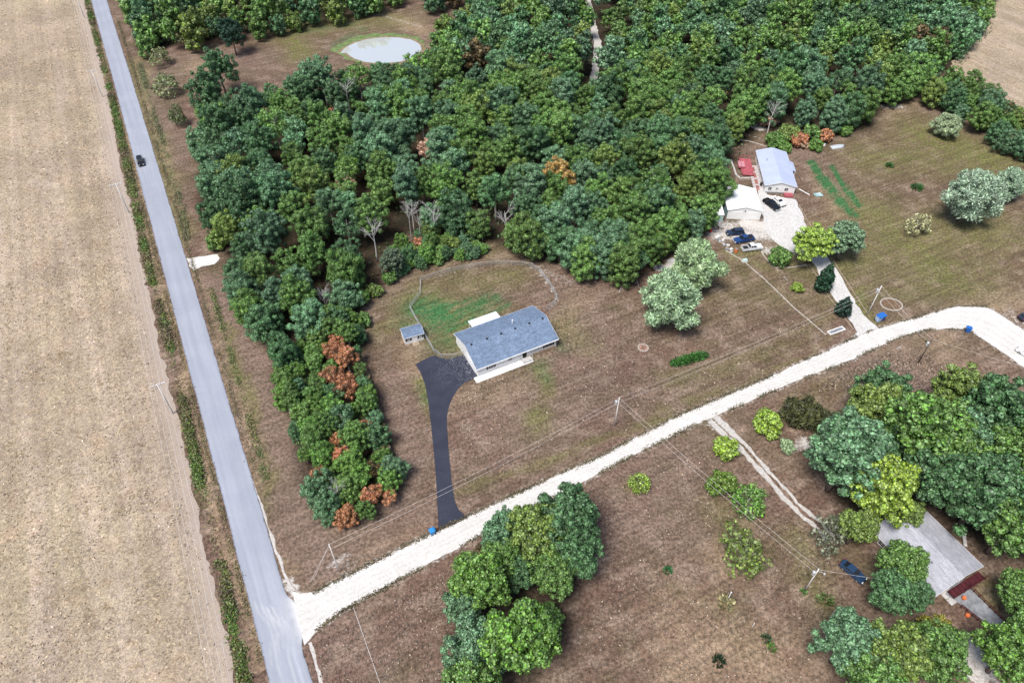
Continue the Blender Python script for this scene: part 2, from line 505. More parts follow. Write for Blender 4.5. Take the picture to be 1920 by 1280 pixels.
ROAD_L = pts(181.2, 40, 209.4, 140, 283.1, 420, 366.6, 740, 408.4, 900, 495, 1240)
ROAD_R = pts(212.8, 40, 244.1, 140, 330, 420, 425.6, 740, 473.8, 900)
GRAV_UP = pts(587, 1112, 640, 1084, 760, 1023, 875, 969, 1007, 907, 1113, 861, 1280, 775, 1447, 704, 1600, 634, 1640, 617, 1713, 597, 1793, 574, 1853, 574, 1880, 592, 1925, 622, 2030, 690, 2150, 800)
GRAV_LO = pts(593, 1181, 640, 1146, 723, 1101, 907, 1001, 1073, 914, 1187, 854, 1280, 807, 1480, 720, 1600, 674, 1680, 634, 1747, 617, 1813, 617, 1853, 644, 1920, 690, 2030, 780, 2150, 900)

MASK = {
 'green': [((1650, 300), (1800, 300), 12, 0.7), ((1560, 480), (1850, 430), 14, 0.65), ((1750, 260), (1850, 300), 14, 0.95), ((1640, 400), (1780, 520), 10, 0.8), ((1560, 560), (1700, 545), 4, 0.5), ((1720, 520), (1850, 500), 9, 0.55),
           ((1010, 780), (1010, 780), 3.0, 0.9), ((1010, 700), (1030, 740), 2.5, 0.8), ((250, 120), (300, 330), 4, 0.55), ((300, 330), (340, 450), 3, 0.6),
           ((570, 55), (730, 35), 9, 0.7), ((800, 560), (900, 620), 9, 0.8), ((880, 530), (960, 520), 5, 0.5), ((720, 620), (760, 600), 4, 0.6), ((740, 600), (750, 570), 3, 0.6),
           ((1060, 600), (1100, 640), 4, 0.5), ((1350, 960), (1390, 1000), 4, 0.4), ((1270, 720), (1560, 600), 3, 0.35), ((1400, 470), (1430, 470), 2.5, 0.8),
           ((1520, 1020), (1560, 1160), 3, 0.5), ((790, 720), (800, 760), 1.6, 0.9), ((860, 930), (1250, 770), 1.0, 0.55), ((1290, 760), (1580, 630), 1.0, 0.5),
           ((1850, 1120), (1870, 1150), 3, 0.6), ((1500, 760), (1580, 720), 4, 0.3), ((430, 620), (470, 780), 1.2, 0.8), ((470, 780), (520, 960), 1.0, 0.5), ((1610, 550), (1630, 600), 2, 0.9),
           ((1640, 590), (1650, 610), 1.5, 0.7), ((1340, 540), (1500, 560), 8, 0.3), ((530, 60), (570, 100), 7, 0.9), ((880, 420), (920, 470), 6, 0.4), ((770, 470), (850, 480), 6, 0.5),
           ((1380, 480), (1430, 500), 3, 0.7), ((1200, 905), (1200, 905), 2, 0.5), ((1000, 660), (1020, 650), 2, 0.7)],
 'dry': [((370, 120), (400, 125), 6, 0.7), ((700, 10), (790, 60), 4, 0.8), ((1300, 1200), (1420, 1260), 7, 0.55), ((1280, 1280), (1380, 1300), 6, 0.6), ((1370, 1050), (1400, 1070), 4, 0.5),
         ((1290, 1140), (1330, 1150), 5, 0.35), ((780, 1010), (700, 1040), 4, 0.25), ((1530, 330), (1600, 440), 3, 0.45), ((1500, 410), (1560, 430), 4, 0.35),
         ((1430, 240), (1400, 250), 3, 0.6), ((1660, 205), (1720, 190), 4, 0.5), ((1650, 660), (1680, 650), 3, 0.35), ((1750, 620), (1760, 640), 3, 0.4), ((1690, 640), (1880, 750), 6, 0.3),
         ((870, 750), (950, 720), 4, 0.3), ((770, 660), (790, 700), 2.5, 0.55), ((1360, 1130), (1362, 1128), 1.4, 0.95),
         ((560, 1130), (660, 1060), 1.5, 0.3), ((1840, 600), (1900, 560), 5, 0.5), ((1060, 620), (1090, 560), 3, 0.3)]
        + chain(pts(170, 30, 203, 140, 276, 420, 360, 740, 402, 900, 489, 1240), 1.1, 0.85) + chain(pts(255, 130, 342, 420, 437, 740, 490, 930, 540, 1080), 1.0, 0.45)
        + chain(pts(262, 110, 310, 300, 345, 420), 0.9, 0.5),
 'gravel': chain(GRAV_UP, 1.1, 0.52) + chain(GRAV_LO, 1.1, 0.5) +
           [((1345, 440), (1440, 440), 4.5, 0.62), ((1400, 420), (1470, 430), 4, 0.75), ((1350, 420), (1370, 425), 4, 0.6), ((1440, 470), (1480, 470), 3, 0.6), ((1480, 380), (1500, 430), 3, 0.6),
            ((1250, 500), (1262, 492), 1.3, 0.8), ((1235, 505), (1240, 500), 2.0, 0.5), ((1415, 235), (1425, 240), 2.4, 0.9), ((540, 1090), (560, 1120), 1.5, 0.7),
            ((1480, 840), (1530, 830), 2.0, 0.55), ((1505, 825), (1530, 850), 1.5, 0.7), ((1330, 795), (1380, 830), 1.6, 0.5), ((700, 25), (790, 50), 2.5, 0.45),
            ((1000, 500), (1070, 530), 3.5, 0.42), ((1010, 506), (1046, 560), 0.9, 0.55), ((792, 524), (893, 503), .8, .42), ((893, 503), (1005, 503), .9, .42), ((1046, 566), (1026, 580), .8, .5), ((1660, 200), (1690, 200), 2.5, 0.55), ((1820, 1210), (1850, 1260), 2.5, 0.75), ((1800, 1240), (1830, 1270), 2, 0.7), ((1740, 1180), (1760, 1190), 1.5, 0.6),
            ((1640, 40), (1640, 40), 0.1, 0.0), ((1890, 580), (1930, 620), 3, 0.45), ((620, 1060), (650, 1040), 1.2, 0.55), ((680, 1040), (640, 1070), 1.0, 0.45), ((1590, 240), (1600, 240), 0.1, 0.0),
            ((1455, 500), (1480, 530), 1.5, 0.45), ((1380, 245), (1440, 265), 1.0, 0.5), ((1100, 40), (1118, 90), 3, 0.4), ((1500, 180), (1500, 180), .1, 0.0)],
 'fence': [],
 'mauve': chain(pts(400, 540, 450, 650, 500, 780, 545, 880, 570, 960, 600, 1060), 4, 0.85) + [((730, 740), (780, 860), 4, 0.75), ((770, 900), (700, 1020), 3, 0.7), ((640, 1030), (800, 960), 3, 0.6),
           ((1640, 690), (1850, 760), 8, 0.8), ((720, 560), (760, 540), 4, 0.7), ((1200, 650), (1212, 648), 1.6, 0.9), ((1460, 690), (1600, 650), 1.5, 0.3), ((1070, 560), (1110, 640), 9, 0.5),
           ((900, 850), (1100, 720), 9, 0.4), ((1250, 860), (1200, 1000), 8, 0.5), ((1500, 290), (1530, 300), 5, 0.5), ((1380, 270), (1420, 275), 4, 0.6), ((270, 140), (330, 300), 5, 0.6), ((320, 120), (500, 110), 8, 0.5),
           ((1850, 230), (1920, 300), 2, 0.8), ((1740, 200), (1850, 260), 2.5, 0.7), ((1480, 300), (1480, 400), 3, 0.3), ((1880, 560), (1930, 570), 4, 0.8), ((1540, 1050), (1560, 1010), 3, 0.5), ((620, 1200), (720, 1240), 6, 0.45)],
 'specks': [((1200, 1000), (1250, 1200), 14, 1.0), ((1350, 950), (1450, 1250), 14, 0.9), ((1000, 700), (1150, 620), 12, 0.7), ((940, 520), (1060, 540), 8, 1.0), ((650, 1180), (800, 1250), 12, 0.7),
            ((740, 800), (780, 900), 6, 0.5), ((1500, 700), (1400, 740), 5, 0.6), ((1100, 560), (1180, 560), 6, 1.0), ((1450, 1150), (1560, 1100), 6, 0.9)],
 'vivid': [((1521, 304), (1540, 332), 1.0, 2.4), ((1540, 332), (1575, 378), 1.4, 2.6), ((1575, 378), (1602, 404), 1.0, 2.4), ((1556, 310), (1580, 345), 0.55, 2.0), ((1580, 345), (1610, 385), 0.8, 2.2), ((800, 610), (935, 556), .9, 1.3), ((815, 630), (950, 572), .9, 1.1), ((790, 590), (880, 560), .8, 1.2),
           ((792, 578), (822, 588), 4.2, 1.25), ((790, 570), (830, 575), 2.8, 1.0), ((810, 612), (900, 582), 3.6, 0.8), ((840, 590), (920, 555), 1.8, 0.7), ((820, 640), (850, 640), 3, 0.5), ((905, 580), (940, 570), 2, 0.7), ((755, 605), (765, 610), 2, 0.6),
           ((1010, 690), (1020, 680), 2.0, 0.4), ((1020, 705), (1028, 715), 1.2, 0.6), ((790, 730), (800, 750), 1.2, 0.5), ((1040, 640), (1055, 650), 1.8, 0.5), ((560, 60), (660, 45), 3.0, 0.35), ((625, 85), (680, 55), 2.2, 0.5)],
}
def axis(lo, hi, step, far):
    mid = np.arange(lo, hi + step, step)
    ext = np.array([10, 30, 80, 200, 500, 1200, far])
    return np.concatenate([lo - ext[::-1], mid, mid[-1] + ext])
def build_ground():
    xs = axis(-235, 235, 1.2, 4000); ys = axis(28, 330, 1.2, 4000)
    X, Y = np.meshgrid(xs, ys); P = np.stack([X.ravel(), Y.ravel()], 1)
    nx, ny = len(xs), len(ys)
    Z = np.zeros(len(P))
    # pond basin
    pc = (G(640, 95) + G(785, 85)) / 2
    V = np.column_stack([P, Z])
    i = np.arange(nx * ny).reshape(ny, nx)
    F = np.stack([i[:-1, :-1], i[:-1, 1:], i[1:, 1:], i[1:, :-1]], -1).reshape(-1, 4)
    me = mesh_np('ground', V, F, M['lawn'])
    wob = P + 1.6 * np.stack([noise2(P, 0.35, 1) - .5, noise2(P, 0.35, 2) - .5], 1) + 4 * np.stack([noise2(P, 0.09, 3) - .5, noise2(P, 0.09, 4) - .5], 1)
    m = {k: caps(wob if k not in ('gravel', 'vivid') else P, v) for k, v in MASK.items()}
    color_attr(me, 'mask', np.stack([m['green'], m['dry'], m['gravel']], 1))
    color_attr(me, 'mask2', np.stack([m['mauve'], m['specks'], m['vivid']], 1))
    humus_shade = np.zeros(len(P))  # mask for humus plus the shade painted under the trees
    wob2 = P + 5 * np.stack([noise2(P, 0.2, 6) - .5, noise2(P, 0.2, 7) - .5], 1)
    for pl_ in (FLOOR_WOOD, FLOOR_BELT, FLOOR_WOOD2, FLOOR_HEDGE, FLOOR_CLUMP, FLOOR_GROVE):
        poly = np.array([G(*p) for p in pl_]); humus_shade = np.maximum(humus_shade, in_poly(wob2, poly).astype(float))
    h2 = humus_shade.reshape(ny, nx)
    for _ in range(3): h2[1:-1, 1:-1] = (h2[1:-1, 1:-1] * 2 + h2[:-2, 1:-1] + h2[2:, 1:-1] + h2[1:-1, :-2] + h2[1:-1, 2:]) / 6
    humus_shade = h2.ravel()
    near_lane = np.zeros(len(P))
    color_attr(me, 'mask3', np.stack([humus_shade * .95, humus_shade, humus_shade], 1))
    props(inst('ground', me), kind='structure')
FLOOR_WOOD = pts(372, 330, 390, 270, 450, 235, 530, 185, 640, 160, 800, 150, 830, 90, 870, 50, 900, -60, 1880, -60, 1860, 60, 1790, 140, 1680, 190, 1610, 250, 1480, 235, 1400, 260, 1370, 330, 1355, 430, 1290, 450, 1215, 490, 1180, 520, 1100, 515, 1050, 490, 960, 470, 900, 440, 820, 430, 770, 445, 740, 470, 700, 530, 670, 590, 560, 690, 470, 590, 425, 500, 430, 430, 385, 410)
FLOOR_BELT = pts(520, 690, 600, 600, 670, 600, 690, 700, 725, 810, 745, 900, 700, 950, 620, 975, 575, 880)
FLOOR_WOOD2 = pts(240, -60, 760, -60, 720, 10, 640, 25, 560, 45, 420, 70, 330, 85, 262, 95)
FLOOR_HEDGE = pts(1735, 180, 1790, 150, 1850, 175, 1990, 250, 1990, 330, 1900, 285, 1850, 250, 1790, 210)
FLOOR_CLUMP = pts(930, 1010, 1060, 1010, 1095, 1080, 1050, 1180, 1010, 1290, 870, 1290, 860, 1150)
FLOOR_GROVE = pts(1580, 870, 1660, 790, 1800, 770, 1900, 800, 1960, 900, 1960, 1060, 1860, 1040, 1760, 940, 1640, 980, 1600, 960)
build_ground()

def resample(poly, step):
    poly = np.asarray(poly, float)
    d = np.concatenate([[0], np.cumsum(np.linalg.norm(np.diff(poly, axis=0), axis=1))])
    n = max(2, int(d[-1] / step) + 1)
    s = np.linspace(0, d[-1], n)
    return np.column_stack([np.interp(s, d, poly[:, k]) for k in range(2)])
def smooth_poly(p, it=6):
    p = np.asarray(p, float).copy()
    for _ in range(it):
        p[1:-1] = 0.5 * p[1:-1] + 0.25 * (p[:-2] + p[2:])
    return p
def ribbon(name, A, B, z, mat, m=8, ragged=0.0, seed=1.0, maskfn=None):
    """a sheet between two edges with the same number of points"""
    A = np.asarray(A); B = np.asarray(B); n = len(A)
    if ragged:
        d = (A - B); d /= np.linalg.norm(d, axis=1)[:, None]
        A = A + d * (ragged * ((noise2(A, 0.5, seed) - .5) * 1.4 + (noise2(A, 1.7, seed + 1) - .5))[:, None])
        B = B - d * (ragged * ((noise2(B, 0.5, seed + 2) - .5) * 1.4 + (noise2(B, 1.7, seed + 3) - .5))[:, None])
    tt = np.linspace(0, 1, m + 1)
    P = (A[:, None, :] * (1 - tt)[None, :, None] + B[:, None, :] * tt[None, :, None]).reshape(-1, 2)
    T = np.tile(tt, n)
    V = np.column_stack([P, np.full(len(P), z)])
    i = np.arange(n * (m + 1)).reshape(n, m + 1)
    F = np.stack([i[:-1, :-1], i[:-1, 1:], i[1:, 1:], i[1:, :-1]], -1).reshape(-1, 4)
    me = mesh_np(name, V, F, mat)
    if me.polygons[0].normal.z < 0: me.flip_normals()
    mask = maskfn(P, T) if maskfn else np.zeros((len(P), 3))
    color_attr(me, 'mask', mask)
    return props(inst(name, me), kind='structure')
def sheet(name, poly, z, mat, maskfn=None, step=0.8, ragged=0.0, seed=1.0):
    """a flat filled outline with fine edges"""
    p = np.vstack([poly, poly[:1]]); q = resample(p, step)[:-1]
    if ragged:
        q = q + ragged * np.stack([noise2(q, 0.6, seed) - .5, noise2(q, 0.6, seed + 1) - .5], 1) * 2
    bm = bmesh.new()
    vs_ = [bm.verts.new((x, y, z)) for x, y in q]
    es = [bm.edges.new((vs_[i], vs_[(i + 1) % len(vs_)])) for i in range(len(vs_))]
    bmesh.ops.triangle_fill(bm, use_beauty=True, use_dissolve=False, edges=es)
    for f in bm.faces:
        if f.normal.z < 0: f.normal_flip()
    me = bpy.data.meshes.new(name); bm.to_mesh(me); bm.free()
    me.materials.append(mat)
    P = np.array([v.co[:2] for v in me.vertices])
    color_attr(me, 'mask', maskfn(P) if maskfn else np.zeros((len(P), 3)))
    return props(inst(name, me), kind='structure')

# paved road, run on beyond the frame at both ends
L = np.array([G(*p) for p in ROAD_L]); Rr = np.array([G(*p) for p in ROAD_R])
dr = (L[0] - L[-1]) / np.linalg.norm(L[0] - L[-1])
nr = np.array([dr[1], -dr[0]])
off = np.median([(Rr[k] - L[k]) @ nr for k in range(5)])
Lx = np.vstack([L[0] + dr * 900, L[0] + dr * 80, L, L[-1] - dr * 30, L[-1] - dr * 700])
Lx = np.vstack([resample(Lx[:2], 40)[:-1], smooth_poly(resample(Lx[1:-1], 1.0), 40), resample(Lx[-2:], 40)[1:]])
Rx = Lx + nr * off
jn = (G(545, 1112) + G(575, 1205)) / 2
flare = np.exp(-(((Rx - jn) @ dr) / 4.0) ** 4)
Rx = Rx + nr * (flare * 1.2)[:, None]
near = Rx[:, 1] < 40
def road_mask(P, T):
    s = (P - jn) @ dr; w = (P - jn) @ nr
    d = np.exp(-((np.abs(s) / 5.0) ** 4)) * np.exp(-np.clip(-w, 0, 9) / 0.9) + .22 * np.exp(-((s / 6.5) ** 2)) * np.exp(-np.clip(-w, 0, 9) / 3.5)
    # wheel arcs of white dust swinging on to the gravel
    for rad, o, st in ((4.2, 3.4, .5), (5.0, 3.8, .62), (5.7, 4.6, .5), (6.6, 5.2, .4)):
        for sg in (1, -1):
            cc = jn + nr * .8 + dr * o * sg
            q_ = P - cc; r_ = np.linalg.norm(q_, axis=1)
            d = np.maximum(d, st * (1 if sg > 0 else .6) * np.exp(-((r_ - rad) / 0.22) ** 2) * ((q_ @ dr) * sg < .5) * ((q_ @ nr) < 0))
    for q in (0.30, 0.62, 0.78):
        d = np.maximum(d, 0.35 * np.exp(-((T - q) / 0.03) ** 2) * np.exp(-((s + 6) / 14) ** 2))
    sm = np.maximum(np.exp(-(T / 0.025) ** 2), np.exp(-((1 - T) / 0.025) ** 2)) * (1 - d)
    return np.stack([d, sm, sm * 0], 1)
ribbon('paved_road', Lx, Rx, 0.05, M['road'], m=30, ragged=0.12, seed=3, maskfn=road_mask)

def shoulder(pl_, w0, w1, seed, name='gravel_shoulder'):
    q = smooth_poly(resample([G(*p) for p in pl_], .5), 4); w = np.interp(np.linspace(0, 1, len(q)), np.linspace(0, 1, 3), [w0, (w0 + w1) * .5, w1])
    w = w * (0.45 + 1.1 * noise2(q, .45, seed))
    ribbon(name, q, q + nr * w[:, None], 0.016, M['track'], m=4, ragged=.15, seed=seed, maskfn=lambda P, T: np.stack([.15 + .6 * T ** 2, T * 0, T * 0], 1))
shoulder(pts(474, 902, 500, 985, 528, 1070, 546, 1112), .15, .8, 61)
shoulder(pts(578, 1205, 590, 1245, 604, 1300), .7, .5, 67)
# gravel road: two measured edges
def edge_pair(U, V_, step=0.7):
    U = np.array([G(*p) for p in U]); V_ = np.array([G(*p) for p in V_])
    n = max(len(resample(U, step)), len(resample(V_, step)))
    def rs(P):
        d = np.concatenate([[0], np.cumsum(np.linalg.norm(np.diff(P, axis=0), axis=1))])
        s = np.linspace(0, d[-1], n)
        return smooth_poly(np.column_stack([np.interp(s, d, P[:, k]) for k in range(2)]), 25)
    return rs(U), rs(V_)
# match the two edges by cross-sections
cs_u = [(548, 1106), (565, 1115)] + GRAV_UP
cs_v = [(571, 1212), (578, 1200)] + GRAV_LO
kk = 60
def dens(P):
    P = np.array([G(*p) for p in P])
    return smooth_poly(resample(P, 0.6), 8)
U = dens(cs_u); Vv = dens(cs_v)
n_ = 420
def at_frac(P, n):
    d = np.concatenate([[0], np.cumsum(np.linalg.norm(np.diff(P, axis=0), axis=1))])
    s = np.linspace(0, d[-1], n)
    return np.column_stack([np.interp(s, d, P[:, k]) for k in range(2)])
def gravel_mask(P, T):
    e = np.minimum(T, 1 - T)
    wt = np.maximum.reduce([np.exp(-((T - q) / .05) ** 2) for q in (.25, .45, .62, .8)])
    return np.stack([np.exp(-(e / 0.05) ** 2) * 0.75, wt * .5, T * 0], 1)
ribbon('gravel_road', at_frac(U, n_), at_frac(Vv, n_), 0.058, M['gravel'], m=24, ragged=0.28, seed=5, maskfn=gravel_mask)

DRIVE = [G(*p) for p in pts(779, 683, 795, 674, 815.6, 665.6, 825, 671, 840, 673.5, 855, 670, 870, 665, 897, 707, 885, 711.6, 870, 718, 859, 729, 849, 744, 842, 761, 838, 780, 838, 800, 842, 854, 847, 904, 853, 941, 861, 957, 877, 970, 850, 984, 822, 993, 821, 964, 818, 904, 814, 854, 808, 794, 803, 754, 797, 720, 788, 698)]
drive_c = G(868, 690)
sheet('asphalt_driveway', DRIVE, 0.066, M['driveway'], lambda P: np.stack([np.exp(-(((P - drive_c) ** 2).sum(1)) / 16.0)] * 3, 1), step=0.7)

DRIVE2 = [G(*p) for p in pts(1597, 637, 1607, 620, 1590, 596, 1566, 562, 1545, 530, 1527, 498, 1512, 482, 1490, 474, 1462, 462, 1445, 448, 1433, 432, 1432, 414, 1424, 390, 1421, 352, 1434, 352, 1438, 366, 1492, 374, 1500, 392, 1512, 424, 1530, 458, 1556, 486, 1580, 524, 1606, 570, 1622, 592, 1650, 618)]
sheet('gravel_driveway', DRIVE2, 0.054, M['yard_gravel'], step=0.7, ragged=0.35, seed=9)
sheet('gravel_entrance', [G(*p) for p in pts(352, 484, 375, 481, 405, 477, 412, 485, 402, 494, 380, 499, 363, 508, 356, 500)], 0.046, M['gravel'], step=0.6, ragged=0.3, seed=11)

# two-rut track to the house in the grove, and the lane in the wood
tc = smooth_poly(resample([G(*p) for p in pts(1334, 782, 1350, 796, 1372, 818, 1405, 850, 1445, 895, 1490, 945, 1530, 980, 1560, 1010)], 0.6), 8)
td = np.gradient(tc, axis=0); td /= np.linalg.norm(td, axis=1)[:, None]; tn = np.stack([td[:, 1], -td[:, 0]], 1)
wv = np.clip(np.linspace(1.6, 0.75, len(tc)), 0.5, 2)[:, None]
def rut_mask(P, T): return np.stack([0.28 + 0.5 * np.exp(-(np.minimum(T, 1 - T) / 0.15) ** 2), T * 0, T * 0], 1)
ribbon('dirt_track', tc + tn * (0.75 + wv * .5), tc + tn * (0.75 - wv * .5), 0.012, M['track'], m=6, ragged=0.45, seed=21, maskfn=rut_mask)
ribbon('dirt_track', tc - tn * (0.75 + wv * .4), tc - tn * (0.75 - wv * .4), 0.012, M['track'], m=6, ragged=0.45, seed=25, maskfn=rut_mask)
LANE = pts(1100, -40, 1104, 10, 1112, 50, 1122, 85, 1118, 120, 1112, 160, 1105, 192)
lc = smooth_poly(resample([G(*p) for p in LANE], 1.0), 6)
ld = np.gradient(lc, axis=0); ld /= np.linalg.norm(ld, axis=1)[:, None]; ln = np.stack([ld[:, 1], -ld[:, 0]], 1)
ribbon('woodland_lane', lc + ln * 1.35, lc - ln * 1.35, 0.012, M['track'], m=6, ragged=0.5, seed=31, maskfn=lambda P, T: np.stack([T * 0 + 0.34] * 3, 1))

# stubble field left of the road, and the hay field beyond the wood
fe = np.array([G(*p) for p in pts(150, -60, 160, 10, 186, 110, 205, 190, 222, 290, 248, 400, 262, 480, 282, 560, 297, 640, 318, 720, 345, 830, 365, 930, 385, 1030, 410, 1130, 432, 1230, 445, 1300)])
fe = np.vstack([[fe[0] + dr * 700], fe, [fe[-1] - dr * 60]])
feA = smooth_poly(resample(fe, 1.0), 4)
feB = feA - nr * 700
def field_mask(P, T):
    w = T * 700
    return np.stack([np.exp(-(w / 2.6) ** 2) * 0.8, T * 0, T * 0], 1)
def field_ribbon():
    n = len(feA); ofs = np.concatenate([[0, .6, 1.2, 2, 3, 4.5, 7, 10, 20, 50], np.array([120, 300, 700])])
    A = feA + nr * (0.9 * (noise2(feA, 0.6, 41) - .5) + 0.6 * (noise2(feA, 1.9, 42) - .5))[:, None]
    P = (A[:, None, :] - nr[None, None, :] * ofs[None, :, None]).reshape(-1, 2)
    m = len(ofs)
    V = np.column_stack([P, np.full(len(P), 0.02)])
    i = np.arange(n * m).reshape(n, m)
    F = np.stack([i[:-1, :-1], i[:-1, 1:], i[1:, 1:], i[1:, :-1]], -1).reshape(-1, 4)
    me = mesh_np('field', V, F, M['field'])
    if me.polygons[0].normal.z < 0: me.flip_normals()
    w = np.tile(ofs, n)
    color_attr(me, 'mask', np.stack([np.exp(-(w / 3.2) ** 2), w * 0, w * 0], 1))
    props(inst('field', me), kind='structure')
field_ribbon()
sheet('hay_field', [G(*p) for p in pts(1862, -60, 1850, 20, 1835, 60, 1800, 95, 1780, 125, 1830, 160, 1900, 195, 1960, 225, 2300, 300, 2600, -60)], 0.02, M['field'], step=1.5, ragged=0.8, seed=15)

# pond
PCX = [G(*p) for p in pts(633, 100, 640, 88, 655, 79, 680, 71, 715, 66, 750, 66, 785, 70, 802, 80, 806, 95, 795, 110, 760, 122, 715, 128, 680, 122, 652, 114)]
PCX = smooth_poly(np.vstack([PCX, PCX[:2]]), 3)[:-1]
pcen = PCX.mean(0)
PCX = pcen + (PCX - pcen) * 0.95
plain('pond_mud', (0.20, 0.155, 0.09), 0.9, 0.2, var=0.25, scale=0.6)
plain('pond_grass', (0.13, 0.185, 0.075), 0.95, 0.1, var=0.3, scale=0.6)
sheet('pond_bank', pcen + np.array([-1.5, 1.5]) + (PCX - pcen) * 1.20, 0.02, M['pond_grass'], step=1.0, ragged=0.8, seed=17)
sheet('pond_shore', pcen + (PCX - pcen) * 1.10, 0.032, M['pond_mud'], step=1.0, ragged=0.4, seed=18)
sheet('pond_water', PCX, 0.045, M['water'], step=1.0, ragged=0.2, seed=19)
# ------------------------------------------------------------------ trees
def unit(v): return v / np.maximum(np.linalg.norm(v, axis=-1, keepdims=True), 1e-9)
def leaf_quads(pos, nrm, size, r, stretch=1.4, along=None):
    n = len(pos)
    t = unit(np.cross(nrm, r.normal(size=(n, 3)))) if along is None else unit(along - nrm * (along * nrm).sum(1, keepdims=True))
    b = np.cross(nrm, t)
    s = size * r.uniform(0.65, 1.35, (n, 1))
    bend = nrm * s * 0.18
    v = np.stack([pos - t * s * stretch * .5, pos + b * s * .5 - bend * 0, pos + t * s * stretch * .5, pos - b * s * .5], 1)
    v[:, 1] += bend; v[:, 3] += bend
    return v.reshape(-1, 3)
def low_sphere(c, rad, k=6, m=3):
    v = [(0, 0, -1)]
    for i in range(1, m):
        th = math.pi * i / m - math.pi / 2
        for j in range(k):
            a = 2 * math.pi * (j + .5 * (i % 2)) / k
            v.append((math.cos(th) * math.cos(a), math.cos(th) * math.sin(a), math.sin(th)))
    v.append((0, 0, 1))
    f = []
    for j in range(k): f.append((0, 1 + (j + 1) % k, 1 + j))
    for i in range(m - 2):
        for j in range(k):
            a = 1 + i * k + j; b = 1 + i * k + (j + 1) % k
            f.append((a, b, b + k)); f.append((a, b + k, a + k))
    top = len(v) - 1
    for j in range(k): f.append((top, top - k + j, top - k + (j + 1) % k))
    return np.array(v) * rad + c, np.array(f)
def crown_data(seed, Rx=4.6, Rz=4.6, zc=8.0, lobes=30, lr=1.5, leaves=120, size=0.5, low=-0.55, spiky=False, cone=False, sparse=0.0, stretch=1.4, core=0.68, jit=0.46, boughs=0, bz=2.1, blow=-.75):
    r = np.random.default_rng(seed)
    # lobe centres through the outer shell of an uneven dome
    d = unit(r.normal(size=(lobes * 6, 3)))
    d = d[d[:, 2] > low]
    keep = []
    for v in d:
        if all(np.linalg.norm(v - w) > 1.55 / math.sqrt(lobes) * 1.25 for w in keep): keep.append(v)
        if len(keep) >= lobes: break
    d = np.array(keep)
    bough_c = None
    if boughs:
        k = boughs; bc = []
        for j in range(k):
            a_ = 2.4 * j + r.uniform(-.35, .35); rr_ = math.sqrt((j + .3) / k) * .66
            bc.append((math.cos(a_) * rr_ * Rx, math.sin(a_) * rr_ * Rx, Rz * (.30 - .75 * rr_ ** 2 + r.uniform(-.14, .14))))
        bough_c = np.array(bc); br = Rx * 1.10 / math.sqrt(k) * r.uniform(.82, 1.15, k)
        per = max(6, lobes // k); dd, cc_ = [], []
        for j in range(k):
            u = unit(r.normal(size=(per * 4, 3)) + np.array([0, 0, .35])); u = u[u[:, 2] > blow]
            kp = []
            for v in u:
                if all(np.linalg.norm(v - w_) > 1.9 / math.sqrt(per) for w_ in kp): kp.append(v)
                if len(kp) >= per: break
            kp = np.array(kp); dd.append(kp)
            cc_.append(bough_c[j] + kp * np.array([br[j], br[j], br[j] * bz]) * r.uniform(.72, 1.12, (len(kp), 1)))
        d = np.vstack(dd); bcen = np.vstack(cc_)
    ax = r.uniform(0.86, 1.14, 2)
    rad = lr * r.uniform(0.62, 1.25, len(d))
    ph = r.uniform(0, 6.28, 6)
    bul = 1 + .13 * np.sin(3 * np.arctan2(d[:, 1], d[:, 0]) + ph[0]) * (1 - d[:, 2] ** 2) + .10 * np.sin(2 * np.arctan2(d[:, 1], d[:, 0]) + ph[1]) + .08 * np.sin(4 * d[:, 2] + ph[2])
    reach = r.uniform(0.74, 1.12, len(d)) * bul
    cen = d * np.array([Rx * ax[0], Rx * ax[1], Rz]) * reach[:, None] * (1 - 0.45 * lr / Rx)
    if boughs: cen = bcen
    if cone:
        h = (cen[:, 2] + Rz) / (2 * Rz)
        cen[:, :2] *= np.clip(1.25 - h * 1.1, 0.12, 1.2)[:, None]; rad = rad * np.clip(1.2 - h * .75, .4, 1)
    # a few inside to close the crown
    inner = unit(r.normal(size=(max(3, lobes // 4), 3))) * np.array([Rx, Rx, Rz]) * 0.38
    if boughs: inner = np.vstack([bough_c + np.array([0, 0, q_]) for q_ in (.8, -.6, -2.0)])
    if cone: inner[:, :2] *= .5
    cen = np.vstack([cen, inner]); rad = np.concatenate([rad, np.full(len(inner), lr * 1.25)])
    pos, nrm, out = [], [], []
    for i in range(len(cen)):
        n = int(leaves * (rad[i] / lr) ** 2 * (0.35 if i >= len(d) else 1))
        u = unit(r.normal(size=(n, 3)) + np.array([0, 0, 0.25]))
        q = cen[i] + u * rad[i] * r.uniform(0.72, 1.18, (n, 1)) * np.array([1, 1, .9])
        ok = np.ones(n, bool)
        for j in range(len(cen)):
            if j != i: ok &= np.linalg.norm(q - cen[j], axis=1) > rad[j] * 0.72
        if sparse: ok &= r.uniform(size=n) > sparse
        pos.append(q[ok]); out.append(u[ok])
    pos = np.vstack(pos); out = np.vstack(out)
    nrm = unit(out + r.normal(size=out.shape) * jit)
    along = (out + np.array([0, 0, .35]) + r.normal(size=out.shape) * .25) if spiky else None
    if spiky: nrm = unit(np.cross(out, r.normal(size=out.shape)) + out * .6)
    V = leaf_quads(pos, nrm, size, r, stretch, along)
    F = np.arange(len(V)).reshape(-1, 4)
    vs_, fs = [V], []
    n0 = len(V)
    if core:
        for i in range(len(cen)):
            a, f = low_sphere(cen[i], rad[i] * core)
            a = a + r.normal(size=a.shape) * rad[i] * 0.06
            vs_.append(a); fs.append(f + n0); n0 += len(a)
    V = np.vstack(vs_) + np.array([0, 0, zc])
